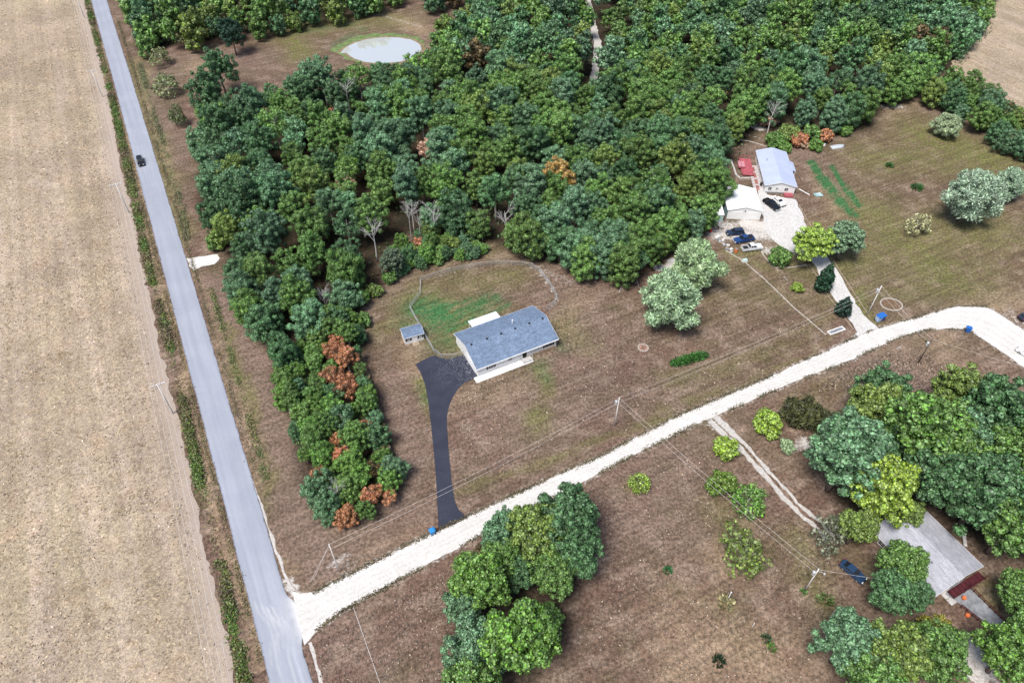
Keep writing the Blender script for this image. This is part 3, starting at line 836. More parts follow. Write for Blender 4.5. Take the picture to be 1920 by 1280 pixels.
    return V, F, (np.vstack(fs) if fs else np.zeros((0, 3), int))
def crown_mesh(name, **kw):
    V, F, T = crown_data(**kw)
    return mesh_np(name, V, [F, T], M['leaves'])
def trunk_mesh(seed, h, r0, zc, spread, bare=False, mat='bark', limbs=7):
    r = random.Random(seed); mb = MB()
    base = [Vector((0, 0, -0.15))]
    for k in range(1, 6):
        base.append(Vector((r.uniform(-.12, .12) * k * .5, r.uniform(-.12, .12) * k * .5, h * k / 5)))
    mb.tube(base, [r0 * (1.25, 1.0, .85, .68, .45, .16)[k] for k in range(6)], 7)
    for i in range(limbs):
        a = 2 * math.pi * (i + r.uniform(-.3, .3)) / limbs
        t = r.uniform(.42, .88); p0 = base[1].lerp(base[5], t)
        out = Vector((math.cos(a), math.sin(a), r.uniform(.55, 1.3))).normalized()
        ln = spread * r.uniform(.6, 1.05)
        p1 = p0 + out * ln * .5 + Vector((0, 0, r.uniform(-.1, .4))); p2 = p0 + out * ln + Vector((0, 0, ln * .18))
        rr = r0 * .38 * (1.1 - t * .5)
        mb.tube([p0, p1, p2], [rr, rr * .65, rr * .22], 5, False)
        if bare:
            for s in (-1, 1):
                for q, w in ((.35, .6), (.65, .45), (.85, .3)):
                    b0 = p0.lerp(p2, q)
                    o2 = (out + Vector((-out.y, out.x, .25)) * s * r.uniform(.6, 1.1)).normalized()
                    b1 = b0 + o2 * ln * w * r.uniform(.6, 1.0)
                    mb.tube([b0, (b0 + b1) / 2 + Vector((r.uniform(-.1, .1), r.uniform(-.1, .1), .12)), b1], [rr * .5, rr * .32, rr * .12], 4, False)
                    b2 = b0.lerp(b1, .55); b3 = b2 + (o2 + Vector((o2.y, -o2.x, .3)) * s).normalized() * ln * .28
                    mb.tube([b2, b3], [rr * .28, rr * .1], 4, False)
    return mb.mesh('trunk', M[mat], True)

CR = {}
CR['oak'] = [(crown_mesh('crown_oak', seed=10 + i, Rx=4.5 + .3 * (i % 3), Rz=4.3 + .4 * (i % 2), zc=7.6, lobes=100, lr=.72, leaves=125, size=0.225, boughs=5 + i % 3), trunk_mesh(i, 9.0, .30, 7.6, 3.0)) for i in range(5)]
CR['tall'] = [(crown_mesh('crown_tall', seed=30 + i, Rx=3.4 + .2 * i, Rz=5.2, zc=8.2, lobes=78, lr=.70, leaves=125, size=0.225, boughs=3 + i % 2), trunk_mesh(40 + i, 10.5, .26, 8, 2.4, mat='pale_bark')) for i in range(3)]
CR['loose'] = [(crown_mesh('crown_loose', seed=50 + i, Rx=4.0, Rz=4.4, zc=7.8, lobes=30, lr=.95, leaves=125, size=0.27, sparse=.2, core=.5), trunk_mesh(60 + i, 9.5, .24, 8, 3.2, mat='pale_bark')) for i in range(3)]
CR['skirt'] = [(crown_mesh('crown_skirt', seed=140 + i, Rx=3.9 + .3 * i, Rz=5.4, zc=6.2, lobes=92, lr=.78, leaves=140, size=0.23, low=-.92), trunk_mesh(145 + i, 9.5, .28, 7, 2.6)) for i in range(4)]
CR['near'] = [(crown_mesh('crown_near', seed=70 + i, Rx=4.7, Rz=4.5, zc=7.4, lobes=165, lr=.62, leaves=100, size=0.25, boughs=8 + i % 2, bz=1.9), trunk_mesh(80 + i, 9.0, .32, 7.6, 3.2)) for i in range(4)]
CR['maple'] = [(crown_mesh('crown_maple', seed=90 + i, Rx=4.4, Rz=4.4, zc=5.6, lobes=60, lr=1.0, leaves=190, size=0.17, spiky=True, stretch=3.6, low=-.8), trunk_mesh(95 + i, 7.5, .28, 5, 3.0)) for i in range(2)]
CR['cedar'] = [(crown_mesh('crown_cedar', seed=100 + i, Rx=2.0, Rz=3.2, zc=3.2, lobes=40, lr=.75, leaves=120, size=0.26, cone=True, low=-.95), trunk_mesh(105 + i, 5.5, .16, 3, .8)) for i in range(2)]
CR['bush'] = [(crown_mesh('crown_bush', seed=110 + i, Rx=1.7, Rz=1.35, zc=1.25, lobes=34, lr=.45, leaves=110, size=0.19, low=-.6), trunk_mesh(115 + i, 1.6, .07, 1.2, 1.0)) for i in range(4)]
CR['airy'] = [(crown_mesh('crown_airy', seed=120 + i, Rx=2.2, Rz=1.7, zc=1.9, lobes=26, lr=.6, leaves=70, size=0.24, low=-.6, sparse=.35, core=0), trunk_mesh(125 + i, 2.4, .08, 2, 1.5, True, 'pale_bark')) for i in range(2)]
CR['shaggy'] = [(crown_mesh('crown_shaggy', seed=130, Rx=2.0, Rz=1.3, zc=1.1, lobes=30, lr=.6, leaves=110, size=0.16, spiky=True, stretch=4.5, low=-.5), trunk_mesh(135, 1.6, .1, 1.2, 1.2))]
DEAD = [trunk_mesh(200 + i, 10.0 - i * .6, .15, 7, 3.2, True, 'dead_wood', 9) for i in range(4)]

def tree(name, kind, loc, sc, col, label, cat='tree', group=None, idx=None, rz=None, zs=1.0):
    i = int(rng.integers(len(CR[kind]))) if idx is None else idx % len(CR[kind])
    rz_ = rng.uniform(0, 6.28) if rz is None else rz
    root = empty(name, (loc[0], loc[1], 0), rz_, (sc, sc, sc * zs))
    cm, tm = CR[kind][i]
    inst('trunk' if cat == 'tree' else 'stem', tm, root)
    c = inst('crown', cm, root)
    c.color = (*col, 1.0)
    props(root, label, cat, group)
    return root
def dead_tree(loc, sc, label, idx=0, group=None, rz=None):
    root = empty('dead_tree', (loc[0], loc[1], 0), rng.uniform(0, 6.28) if rz is None else rz, sc)
    inst('trunk', DEAD[idx % len(DEAD)], root)
    props(root, label, 'tree', group)

COL = {'deep': (0.066, 0.150, 0.058), 'blue': (0.096, 0.200, 0.096), 'mid': (0.100, 0.198, 0.042), 'olive': (0.135, 0.205, 0.042), 'lime': (0.21, 0.32, 0.04),
       'rust': (0.36, 0.150, 0.066), 'tan': (0.44, 0.29, 0.19), 'pale': (0.26, 0.37, 0.19), 'gold': (0.34, 0.23, 0.06), 'brown': (0.10, 0.07, 0.03), 'yellow': (0.24, 0.22, 0.03), 'bright': (0.105, 0.220, 0.036)}
def jitc(name, a=0.24):
    c = np.array(COL[name]) * rng.uniform(1 - a, 1 + a)
    return tuple(np.clip(c * rng.uniform(1 - a * .22, 1 + a * .22, 3), 0, 1))

def scatter(poly, dist, seed):
    r = np.random.default_rng(seed); lo, hi = poly.min(0), poly.max(0)
    cell = dist / math.sqrt(2); grid = {}; out = []
    n = int((hi - lo).prod() / dist ** 2 * 14)
    Q = r.uniform(lo, hi, (n, 2)); Q = Q[in_poly(Q, poly)]
    for q in Q:
        k = (int(q[0] // dist), int(q[1] // dist))
        if all(np.linalg.norm(q - w) >= dist for a in (-1, 0, 1) for b in (-1, 0, 1) for w in grid.get((k[0] + a, k[1] + b), [])):
            grid.setdefault(k, []).append(q); out.append(q)
    return np.array(out)

ZC = 8.0
def poly8(*xy): return np.array([G(*p, ZC) for p in pts(*xy)])
WOOD = poly8(360, 262, 385, 228, 440, 200, 520, 150, 600, 140, 680, 135, 770, 122, 812, 88, 835, 40, 870, 10, 900, -70, 1880, -70, 1850, 35, 1800, 75, 1770, 110, 1715, 150, 1660, 175, 1610, 215,
             1560, 205, 1480, 190, 1405, 205, 1355, 250, 1345, 330, 1335, 390, 1290, 425, 1215, 455, 1180, 485, 1110, 480, 1050, 455, 960, 440, 900, 415, 820, 392, 745, 405, 700, 455, 660, 520,
             625, 560, 560, 650, 500, 655, 462, 570, 428, 495, 426, 435, 388, 390, 372, 320)
BELT = poly8(515, 655, 560, 620, 620, 560, 655, 560, 672, 620, 685, 690, 715, 780, 742, 870, 732, 905, 660, 950, 606, 935, 568, 850, 528, 740)
WOOD2 = poly8(240, -60, 760, -60, 720, -10, 640, 5, 560, 22, 420, 45, 330, 62, 265, 78, 240, 30)
CORNER = poly8(785, -60, 860, -60, 850, -10, 800, -8)
HEDGE = poly8(1735, 150, 1790, 125, 1850, 150, 1920, 190, 1990, 230, 1990, 300, 1920, 262, 1860, 222, 1800, 185)

lane_pts = lc
def clear_of_lane(Q, d): return np.array([np.min(np.linalg.norm(lane_pts - q, axis=1)) > d for q in Q])
wood = scatter(WOOD, 5.9, 5); wood = wood[clear_of_lane(wood, 3.5)]
DEADS = [(705, 455, 1.0, 'white dead tree with tangled bare branches at the wood edge by the fence'), (655, 185, 1.05, 'bare white dead tree among green crowns near the pond'),
        (948, 420, .95, 'bare grey snag rising behind the fenced yard'), (815, 415, 1.0, 'dead white tree over the gap in the wood edge'), (1440, 225, .95, 'bare dead tree above the autumn thicket'), (637, 910, .62, 'bare white dead tree inside the rust brown belt'), (775, 400, .9, 'leaning dead white tree in the wood edge gap'), (612, 548, .7, 'thin dead tree in the narrow neck of the wood')]
dead_xy = [G(x, y + 18, 3.0) for x, y, _, _ in DEADS]
wood = np.array([q for q in wood if all(np.linalg.norm(q - w - np.array([0, -3.2])) > 4.6 for w in dead_xy)])
pond_d = lambda Q: np.linalg.norm((Q - pcen) / np.array([1.15, 1.0]), axis=1)
wood = wood[pond_d(wood) > 20.5]
belt = scatter(BELT, 2.75, 6); wood2 = scatter(WOOD2, 6.6, 7); hedge = scatter(HEDGE, 5.6, 8); corner = scatter(CORNER, 6.5, 9)

SP = {'deep': ('dark green', ), 'blue': ('blue-green', ), 'mid': ('mid green', ), 'olive': ('olive yellow-green', ), 'rust': ('rust brown', ), 'tan': ('pale tan withered', ), 'bright': ('bright green', ), 'gold': ('golden orange', ), 'brown': ('dull brown', )}
def to_px(x, y, z):
    dx, dy, dz = x, y, z - CAM_H
    dep = dy * math.cos(TILT) - dz * math.sin(TILT)
    dn = -(dy * math.sin(TILT)) - dz * math.cos(TILT)
    return 960 + FPX * dx / dep, 640 + FPX * dn / dep
def pick(r, table):
    ks = list(table); w = np.array([table[k] for k in ks]); return ks[int(r.choice(len(ks), p=w / w.sum()))]
r_ = np.random.default_rng(77)
def edge_dist(q, poly):
    a = poly; b_ = np.roll(poly, -1, axis=0); d = b_ - a
    t = np.clip(((q - a) * d).sum(1) / (d * d).sum(1), 0, 1)
    return np.min(np.linalg.norm(a + d * t[:, None] - q, axis=1))
LAND = [('beside the woodland lane', lambda q: np.min(np.linalg.norm(lane_pts - q, axis=1)), 13), ('on the bank of the pond', lambda q: np.linalg.norm(q - pcen), 38),
        ('behind the white garage', lambda q: np.linalg.norm(q - np.array([63, 165])), 24), ('behind the metal-roofed house', lambda q: np.linalg.norm(q - np.array([77, 190])), 26),
        ('at the chain-link fence', lambda q: np.min(np.linalg.norm(np.array([G(*p) for p in pts(789, 527, 893, 500, 990, 498, 1040, 550)]) - q, axis=1)), 20),
        ('facing the paved road', lambda q: abs((q - G(330, 420)) @ E1), 40), ('above the burn pit and maples', lambda q: np.linalg.norm(q - G(1236, 502)), 30),
        ('around the golden tree', lambda q: np.linalg.norm(q - G(1025, 330, 8)), 22), ('next to the gravel entrance', lambda q: np.linalg.norm(q - G(405, 486)), 24), ('along the meadow edge', lambda q: np.linalg.norm(q - G(1640, 215)), 35), ('near the neck of the tree belt', lambda q: np.linalg.norm(q - G(640, 560)), 24)]
def landmark(q):
    best = None
    for nm, f, d in LAND:
        v = f(q) / d
        if v < 1 and (best is None or v < best[0]): best = (v, nm)
    return best[1] if best else 'deep inside the dense wood'
SHAPE = {'oak': 'round-crowned', 'tall': 'narrow', 'loose': 'open-crowned', 'skirt': 'low-skirted'}
special = [((1035, 322), 'gold'), ((1012, 330), 'gold'), ((718, 375), 'rust'), ((668, 330), 'tan'), ((818, 275), 'tan'), ((688, 160), 'rust'), ((1325, 155), 'tan'), ((1010, 8), 'rust'), ((1668, 118), 'rust'), ((780, 268), 'olive'),
           ((640, 195), 'rust'), ((1270, 85), 'rust'), ((1240, 145), 'olive'), ((855, 430), 'olive'), ((1630, 100), 'olive')]
sp_xy = [(G(*p, 9.0), c) for p, c in special]
def colour_for(q):
    for s, c in sp_xy:
        if np.linalg.norm(q - s) < 3.6: return c
    f = noise2(q[None], 0.035, 5)[0]
    if f > .60 or (to_px(q[0], q[1], 8)[1] < 240 and r_.uniform() < .35): return pick(r_, {'mid': 52, 'olive': 14, 'deep': 18, 'blue': 16})
    return pick(r_, {'deep': 30, 'blue': 32, 'mid': 32, 'olive': 5.3, 'brown': .7})
cand = [('wood', q) for q in wood] + [('hedge', q) for q in hedge] + [('wood2', q) for q in wood2] + [('corner', q) for q in corner]
order = sorted(range(len(cand)), key=lambda i: cand[i][1][1])       # the nearest show largest
indiv = set(order[:int(300)])
PLACE = {'wood': 'in the dense wood behind the fenced back yard', 'hedge': 'in the hedgerow beside the hay field', 'wood2': 'in the wood beyond the pond meadow', 'corner': 'at the corner of the pond meadow'}
NAMES = {'wood': 'woodland_tree', 'hedge': 'hedgerow_tree', 'wood2': 'woodland_tree', 'corner': 'woodland_tree'}
far = []
for i, (zone, q) in enumerate(cand):
    c = colour_for(q)
    kind = pick(r_, {'oak': 60, 'tall': 28, 'loose': 12})
    if zone in ('hedge',) or edge_dist(q, {'wood': WOOD, 'wood2': WOOD2, 'corner': CORNER, 'hedge': HEDGE}[zone]) < 4.5: kind = 'skirt'
    if c in ('tan', 'rust'): kind = 'loose'
    sc = r_.uniform(.74, 1.22) * (0.72 if zone == 'hedge' else 1.0) * (0.7 if c in ('tan', 'rust') else 1.0)
    px, py = to_px(q[0], q[1], 8)
    if px < -60 or px > 1980 or py < -50: 
        if py < -75 or px < -120 or px > 2060: continue
    if i in indiv:
        tree(NAMES[zone], kind, q, sc, jitc(c), '%s %s %s %s' % (SHAPE[kind], SP[c][0], 'broadleaf tree', landmark(q) if zone == 'wood' else PLACE[zone]), group='%s %s trees %s' % (SHAPE[kind], SP[c][0], landmark(q) if zone == 'wood' else PLACE[zone]))
    else:
        far.append((q, kind, sc, jitc(c), r_.uniform(0, 6.28)))
# the far end of the woods, past the count: one mass
LOW = {'oak': [crown_data(seed=310 + k, Rx=4.6, Rz=4.4, zc=7.6, lobes=40, lr=1.0, leaves=40, size=0.45, boughs=6) for k in range(4)],
       'tall': [crown_data(seed=320 + k, Rx=3.6, Rz=5.1, zc=8.2, lobes=32, lr=.95, leaves=40, size=0.45, boughs=4) for k in range(3)],
       'skirt': [crown_data(seed=340 + k, Rx=4.0, Rz=5.4, zc=5.8, lobes=34, lr=1.1, leaves=44, size=0.46, low=-.9) for k in range(2)],
       'loose': [crown_data(seed=330, Rx=4.0, Rz=4.3, zc=7.8, lobes=18, lr=1.25, leaves=55, size=0.62, sparse=.2, core=.55)]}
if far:
    Vs, Qs, Ts, Cs, n0 = [], [], [], [], 0
    for q, kind, sc, col, a in far:
        V, F, T = LOW[kind][int(r_.integers(len(LOW[kind])))]
        ca, sa = math.cos(a), math.sin(a)
        W = np.column_stack([(V[:, 0] * ca - V[:, 1] * sa) * sc + q[0], (V[:, 0] * sa + V[:, 1] * ca) * sc + q[1], V[:, 2] * sc])
        Vs.append(W); Qs.append(F + n0); Ts.append(T + n0); Cs.append(np.tile(col, (len(V), 1))); n0 += len(V)
    me = mesh_np('far_woodland', np.vstack(Vs), [np.vstack(Qs), np.vstack(Ts)], M['leaves_mass'])
    color_attr(me, 'tint', np.vstack(Cs))
    props(inst('far_woodland', me), 'far canopy of the wood running back past the pond and lane', 'woodland', None, 'stuff')

# undergrowth filling the wood floor
def undergrowth(polys, n, seed):
    r = np.random.default_rng(seed); Ps = []
    for pl_ in polys:
        P = np.array([G(*p) for p in pl_]); lo, hi = P.min(0), P.max(0)
        Q = r.uniform(lo, hi, (n, 2)); Ps.append(Q[in_poly(Q, P)])
    Q = np.vstack(Ps); Q = Q[clear_of_lane(Q, 2.6)]
    f = noise2(Q, .25, seed); Q = Q[f > .38]; f = f[f > .38]
    pos = np.column_stack([Q, r.uniform(.1, 1, len(Q)) * (f - .25) * 4.2])
    V = leaf_quads(pos, unit(r.normal(size=(len(Q), 3)) * .7 + np.array([0, 0, .7])), .55, r, 1.5); V[:, 2] = np.maximum(V[:, 2], .01)
    cols = np.array([(0.05, 0.11, 0.03), (0.04, 0.09, 0.035), (0.09, 0.12, 0.03), (0.10, 0.07, 0.035)])
    me = mesh_np('undergrowth', V, np.arange(len(V)).reshape(-1, 4), M['leaves_mass'])
    color_attr(me, 'tint', np.repeat(cols[r.integers(0, 4, len(Q))], 4, axis=0))
    props(inst('undergrowth', me), 'low leafy undergrowth covering the floor of the woods', 'undergrowth', None, 'stuff')
undergrowth([FLOOR_WOOD, FLOOR_BELT, FLOOR_BELT, FLOOR_WOOD2, FLOOR_HEDGE], 34000, 31)
# tree belt between the paved road and the dark driveway
rust_xy = [(G(*p, 4.5), 2.9) for p in ((640, 665), (660, 780), (635, 830), (705, 925), (650, 968), (690, 850), (622, 652), (655, 690), (668, 810), (600, 655), (650, 740), (675, 945), (610, 700), (690, 790), (620, 880), (715, 880), (640, 930))]
for q in belt:
    c = None
    for s, d in rust_xy:
        if np.linalg.norm(q - s) < d and r_.uniform() < .50: c = pick(r_, {'rust': 8, 'gold': 1, 'brown': 2})
    if c is None: c = pick(r_, {'mid': 40, 'deep': 14, 'bright': 26, 'blue': 20})
    sc = r_.uniform(.36, .66) * (.95 if c in ('rust', 'gold', 'brown') else 1)
    kd = pick(r_, {'oak': 12, 'skirt': 38, 'loose': 22, 'tall': 28}); end = 'at the gravel road end of the belt' if q[1] < 78 else ('at the wood end of the belt' if q[1] > 100 else 'in the middle of the belt')
    if c in ('rust', 'gold', 'brown') and r_.uniform() < .7: kd = 'loose'
    tree('belt_tree', kd, q, sc, jitc(c), '%s %s tree %s beside the driveway' % (SHAPE[kd], SP[c][0], end), group='%s %s trees %s' % (SHAPE[kd], SP[c][0], end))

# single trees and shrubs: (x, y) where the crown's middle shows, radius in px, kind, colour, name, label
def mpp(x, y, z):
    a = G(x, y, z); dep = a[1] * math.cos(TILT) + (CAM_H - z) * math.sin(TILT); return dep / FPX
KR = {'oak': (4.7, 7.6), 'near': (4.35, 7.4), 'tall': (3.6, 8.2), 'loose': (4.2, 7.8), 'maple': (4.7, 5.6), 'cedar': (2.0, 3.0), 'bush': (1.85, 1.25), 'airy': (2.3, 1.9), 'shaggy': (2.3, 1.1), 'skirt': (4.3, 6.0)}
def spot(px, py, rad, kind, col, name, label, cat='tree', group=None, zs=1.0, hz=None, idx=None):
    R0, zc = KR[kind]
    z = zc * 0.8
    for _ in range(3):
        sc = rad * mpp(px, py, z) / R0; z = zc * sc * zs
    q = G(px, py, z)
    return tree(name, kind, q, sc, jitc(col, .08) if isinstance(col, str) else col, label, cat, group, zs=zs, idx=idx)
S = spot
# grove below the gravel road junction
S(1062, 975, 62, 'near', 'deep', 'grove_tree', 'broad dark green tree overhanging the gravel road from the roadside clump', idx=0)
S(1085, 1040, 48, 'near', 'deep', 'grove_tree', 'dark green tree on the lawn side of the roadside clump', idx=1)
S(1003, 1000, 58, 'near', 'olive', 'grove_tree', 'olive yellow-green tree in the middle of the roadside clump', idx=2)
S(940, 1000, 40, 'near', 'blue', 'grove_tree', 'blue-green tree at the gravel road end of the roadside clump', idx=3)
S(1040, 1075, 45, 'near', 'mid', 'grove_tree', 'mid green tree behind the hollow in the roadside clump', idx=0)
S(900, 1090, 58, 'near', 'bright', 'grove_tree', 'bright green tree on the junction side of the roadside clump', idx=1)
S(868, 1130, 36, 'near', 'blue', 'grove_tree', 'small blue-green tree beside the bright green clump tree', idx=2)
S(975, 1200, 74, 'near', 'bright', 'grove_tree', 'big bright green tree at the clump end away from the road', idx=3)
S(890, 1215, 58, 'near', 'blue', 'grove_tree', 'grey-green tree beside the big bright green clump tree', idx=0)
S(1028, 1160, 30, 'near', 'mid', 'grove_tree', 'low green tree next to the dark hollow of the clump', zs=.7, idx=1)
S(880, 1290, 60, 'near', 'mid', 'grove_tree', 'green tree at the far end of the roadside clump', idx=2)
S(905, 1030, 16, 'bush', 'brown', 'shrub', 'small brownish shrub at the gravel road edge by the clump', 'shrub')
S(975, 1075, 34, 'near', 'deep', 'grove_tree', 'dark green tree filling the hollow of the roadside clump', idx=3)
S(945, 1050, 40, 'near', 'mid', 'grove_tree', 'mid green tree between the olive and bright green clump trees', idx=2)
# woods round the shingled house
for (x, y, rd, c, k, lab) in [
    (1655, 735, 46, 'deep', 0, 'dark green tree at the roadside tip of the house grove'), (1645, 775, 56, 'olive', 1, 'olive tree bordering the brown verge beside the house grove'),
    (1592, 850, 74, 'blue', 2, 'broad blue-green tree beside the two-rut track'), (1735, 815, 78, 'mid', 3, 'big mid green tree in the middle of the house grove'),
    (1800, 735, 48, 'olive', 0, 'dull olive tree on the gravel road side of the house grove'), (1870, 770, 66, 'deep', 1, 'dark green tree at the outer edge of the house grove'),
    (1800, 830, 62, 'blue', 2, 'blue-green tree behind the shingled house'), (1885, 870, 70, 'mid', 3, 'mid green tree far behind the shingled house'), (1850, 925, 72, 'deep', 0, 'dark green tree close behind the shingled roof'),
    (1760, 895, 66, 'deep', 1, 'deep green tree above the ridge end of the shingled house'), (1655, 915, 62, 'lime', 2, 'yellow-green tree leaning over the shingled roof'),
    (1608, 988, 36, 'olive', 3, 'yellow-olive tree at the corner of the shingled house'), (1900, 985, 62, 'mid', 0, 'green tree beside the maroon deck'), (1692, 1062, 46, 'mid', 1, 'green tree growing in front of the shingled house'),
    (1712, 1112, 34, 'deep', 2, 'dark green tree under the front eave of the shingled house'), (1670, 1110, 42, 'deep', 3, 'dark tree between the parked blue car and the house'),
    (1588, 1205, 56, 'blue', 0, 'blue-green tree at the lawn edge below the house'), (1672, 1225, 62, 'olive', 1, 'olive green tree below the concrete ramp'), (1755, 1225, 58, 'mid', 2, 'leafy green tree beside the worn garden path'),
    (1752, 1180, 30, 'yellow', 3, 'bright yellow-green tree below the house corner'), (1895, 1225, 54, 'bright', 0, 'bright green tree beyond the foot of the ramp'), (1908, 1110, 40, 'mid', 1, 'green tree next to the maroon railing'), (1940, 930, 66, 'deep', 2, 'dark tree at the outside of the house grove'),
    (1940, 1180, 50, 'mid', 3, 'mid green tree past the ramp foot'), (1665, 830, 48, 'deep', 2, 'dark green tree between the track and the big grove tree'), (1700, 960, 30, 'olive', 0, 'small olive tree touching the shingled ridge end'), (1945, 820, 60, 'mid', 1, 'mid green tree at the gravel bend side of the grove'), (1640, 1290, 60, 'mid', 0, 'green tree at the lower end of the house grove')]:
    S(x, y, rd, 'near', c, 'grove_tree', lab, idx=k)
S(1556, 1000, 34, 'airy', (0.14, 0.16, 0.10), 'sapling', 'thin grey-green sapling at the end of the two-rut track', zs=1.3)
# lone trees of the yards
S(1308, 498, 46, 'maple', 'pale', 'maple_tree', 'pale green maple beside the burn pit', idx=0)
S(1255, 562, 55, 'maple', (0.24, 0.36, 0.20), 'maple_tree', 'big pale green maple standing on the open brown lawn', idx=1)
S(1825, 367, 50, 'maple', (0.25, 0.35, 0.24), 'maple_tree', 'large round grey-green maple on the olive meadow', idx=0)
S(1893, 345, 30, 'maple', (0.23, 0.34, 0.22), 'maple_tree', 'smaller grey-green maple beside the large round maple', idx=1)
S(1777, 235, 25, 'maple', (0.28, 0.36, 0.20), 'maple_tree', 'pale spiky tree on the meadow by the hedgerow', idx=1, zs=.8)
S(1722, 420, 24, 'airy', (0.32, 0.32, 0.16), 'sapling', 'sparse pale yellow sapling on the olive meadow')
S(1527, 456, 38, 'near', 'lime', 'yard_tree', 'yellow-green tree arching over the white gravel driveway', idx=0, zs=.72)
S(1584, 449, 38, 'near', (0.13, 0.22, 0.12), 'yard_tree', 'pale blue-green tree beside the gravel driveway', idx=1, zs=.72)
S(1464, 482, 23, 'bush', 'mid', 'shrub', 'round green shrub beside the parked pickups', 'shrub', idx=0)
S(1549, 521, 19, 'cedar', (0.012, 0.050, 0.022), 'cedar_tree', 'dark green cedar leaning over the gravel driveway edge', zs=1.1)
S(1584, 574, 17, 'cedar', (0.014, 0.042, 0.026), 'cedar_tree', 'shorter dark cedar near the driveway mouth', zs=.8)
S(1495, 539, 11, 'bush', 'lime', 'shrub', 'small lime green shrub alone on the lawn by the driveway', 'shrub', idx=1)
S(1440, 793, 28, 'bush', 'lime', 'shrub', 'lime green bush beside the dark shaggy shrub', 'shrub', idx=2)
S(1510, 775, 40, 'shaggy', (0.055, 0.062, 0.022), 'shrub', 'dark olive shaggy shrub with drooping stems', 'shrub')
S(1478, 836, 15, 'bush', 'pale', 'shrub', 'small grey-green shrub beside the two-rut track', 'shrub', idx=3)
S(1360, 840, 26, 'bush', 'lime', 'shrub', 'lime green bush at the mouth of the two-rut track', 'shrub', idx=0)
S(1352, 906, 27, 'bush', (0.10, 0.17, 0.025), 'shrub', 'yellow-green bush under the power wires', 'shrub', idx=1)
S(1404, 938, 34, 'airy', 'bright', 'shrub', 'green bush with a bare dead top under the wires', 'shrub', idx=0)
S(1394, 1032, 46, 'airy', (0.13, 0.19, 0.04), 'shrub', 'loose yellow-green tree alone on the speckled lawn', 'tree', idx=1)
S(1199, 905, 22, 'airy', 'lime', 'sapling', 'lime green sapling near the gravel road bank', 'shrub', idx=0)
S(298, 107, 20, 'airy', (0.17, 0.20, 0.08), 'sapling', 'pale green sapling at the pond meadow corner', idx=1)
S(310, 160, 24, 'airy', (0.17, 0.21, 0.09), 'sapling', 'pale green sapling with bare twigs on the meadow', idx=0)
S(332, 218, 16, 'airy', (0.10, 0.14, 0.05), 'sapling', 'slim green sapling between meadow and paved road', zs=1.5)
S(409, 130, 31, 'oak', 'deep', 'meadow_tree', 'rounded dark green tree standing in the pond meadow')
S(390, 178, 33, 'oak', 'deep', 'meadow_tree', 'dark green tree between meadow and the wood edge')
S(433, 66, 24, 'oak', (0.02, .06, .035), 'meadow_tree', 'dark tree stepping out of the wood into the pond meadow')
S(403, 453, 18, 'bush', 'bright', 'shrub', 'bright green bush beside the gravel entrance', 'shrub', zs=1.3, idx=2)
S(735, 490, 24, 'near', (0.09, 0.13, 0.08), 'meadow_tree', 'grey-green small tree at the fence corner of the back yard', zs=.9)
# autumn thicket behind the metal-roofed house
for i, (x, y, rd, c) in enumerate([(1480, 250, 22, 'olive'), (1500, 262, 18, 'rust'), (1523, 250, 20, 'mid'), (1545, 255, 16, 'rust'), (1455, 262, 18, 'mid'), (1508, 270, 10, 'tan'), (1440, 225, 18, 'tan'), (1530, 272, 14, 'bright'), (1470, 275, 14, 'bright'), (1560, 238, 15, 'mid'), (1585, 245, 14, 'bright')]):
    S(x, y, rd, 'bush', c, 'thicket_bush', '%s bush in the thicket behind the metal-roofed house' % SP[c][0], 'shrub', '%s bushes of the thicket behind the metal-roofed house' % SP[c][0])
# undergrowth along the wood's edge by the fence
edge_b = [(730, 520, 16, 'mid'), (765, 492, 14, 'bright'), (800, 478, 16, 'mid'), (830, 470, 13, 'bright'), (880, 480, 10, 'deep'), (850, 455, 14, 'olive'), (700, 545, 16, 'olive'), (672, 560, 22, 'bright'), (680, 600, 16, 'mid'), (645, 610, 18, 'mid'), (905, 468, 11, 'bright'), (860, 480, 9, 'bright'), (800, 455, 16, 'deep')]
for (x, y, rd, c) in edge_b:
    S(x, y, rd, 'bush', c, 'edge_bush', '%s bush in the undergrowth outside the chain-link fence' % SP[c][0], 'shrub', '%s undergrowth bushes outside the fence' % SP[c][0])
for i, (x, y, rd, cc) in enumerate([(1085, 470, 34, 'blue'), (1130, 478, 36, 'blue'), (1172, 482, 34, 'deep'), (1195, 455, 32, 'mid'), (1050, 455, 32, 'deep'), (1000, 445, 28, 'blue'), (1150, 450, 34, 'blue'), (965, 440, 24, 'mid'), (1240, 455, 24, 'olive'), (1265, 440, 24, 'mid'), (1300, 425, 26, 'blue')]):
    S(x, y, rd, 'skirt', cc, 'woodland_tree', 'low-skirted %s tree on the wood front between fence and burn pit' % SP[cc][0], 'tree', '%s wood front trees by the burn pit' % SP[cc][0])
brush = scatter(np.array([G(*p) for p in pts(728, 500, 750, 455, 850, 440, 905, 458, 900, 486, 830, 493, 780, 508, 742, 525)]), 2.1, 12)
for q in brush:
    cc = pick(r_, {'mid': 34, 'deep': 28, 'bright': 14, 'olive': 12, 'rust': 6, 'blue': 10}); kd = 'skirt' if r_.uniform() < .55 else 'bush'
    tree('brush_sapling', kd, q, r_.uniform(.26, .5) if kd == 'skirt' else r_.uniform(.6, 1.2), jitc(cc), '%s %s in the brush between wood and chain-link fence' % (SP[cc][0], 'sapling' if kd == 'skirt' else 'bush'), 'shrub', '%s %s brush behind the fence' % (SP[cc][0], kd))
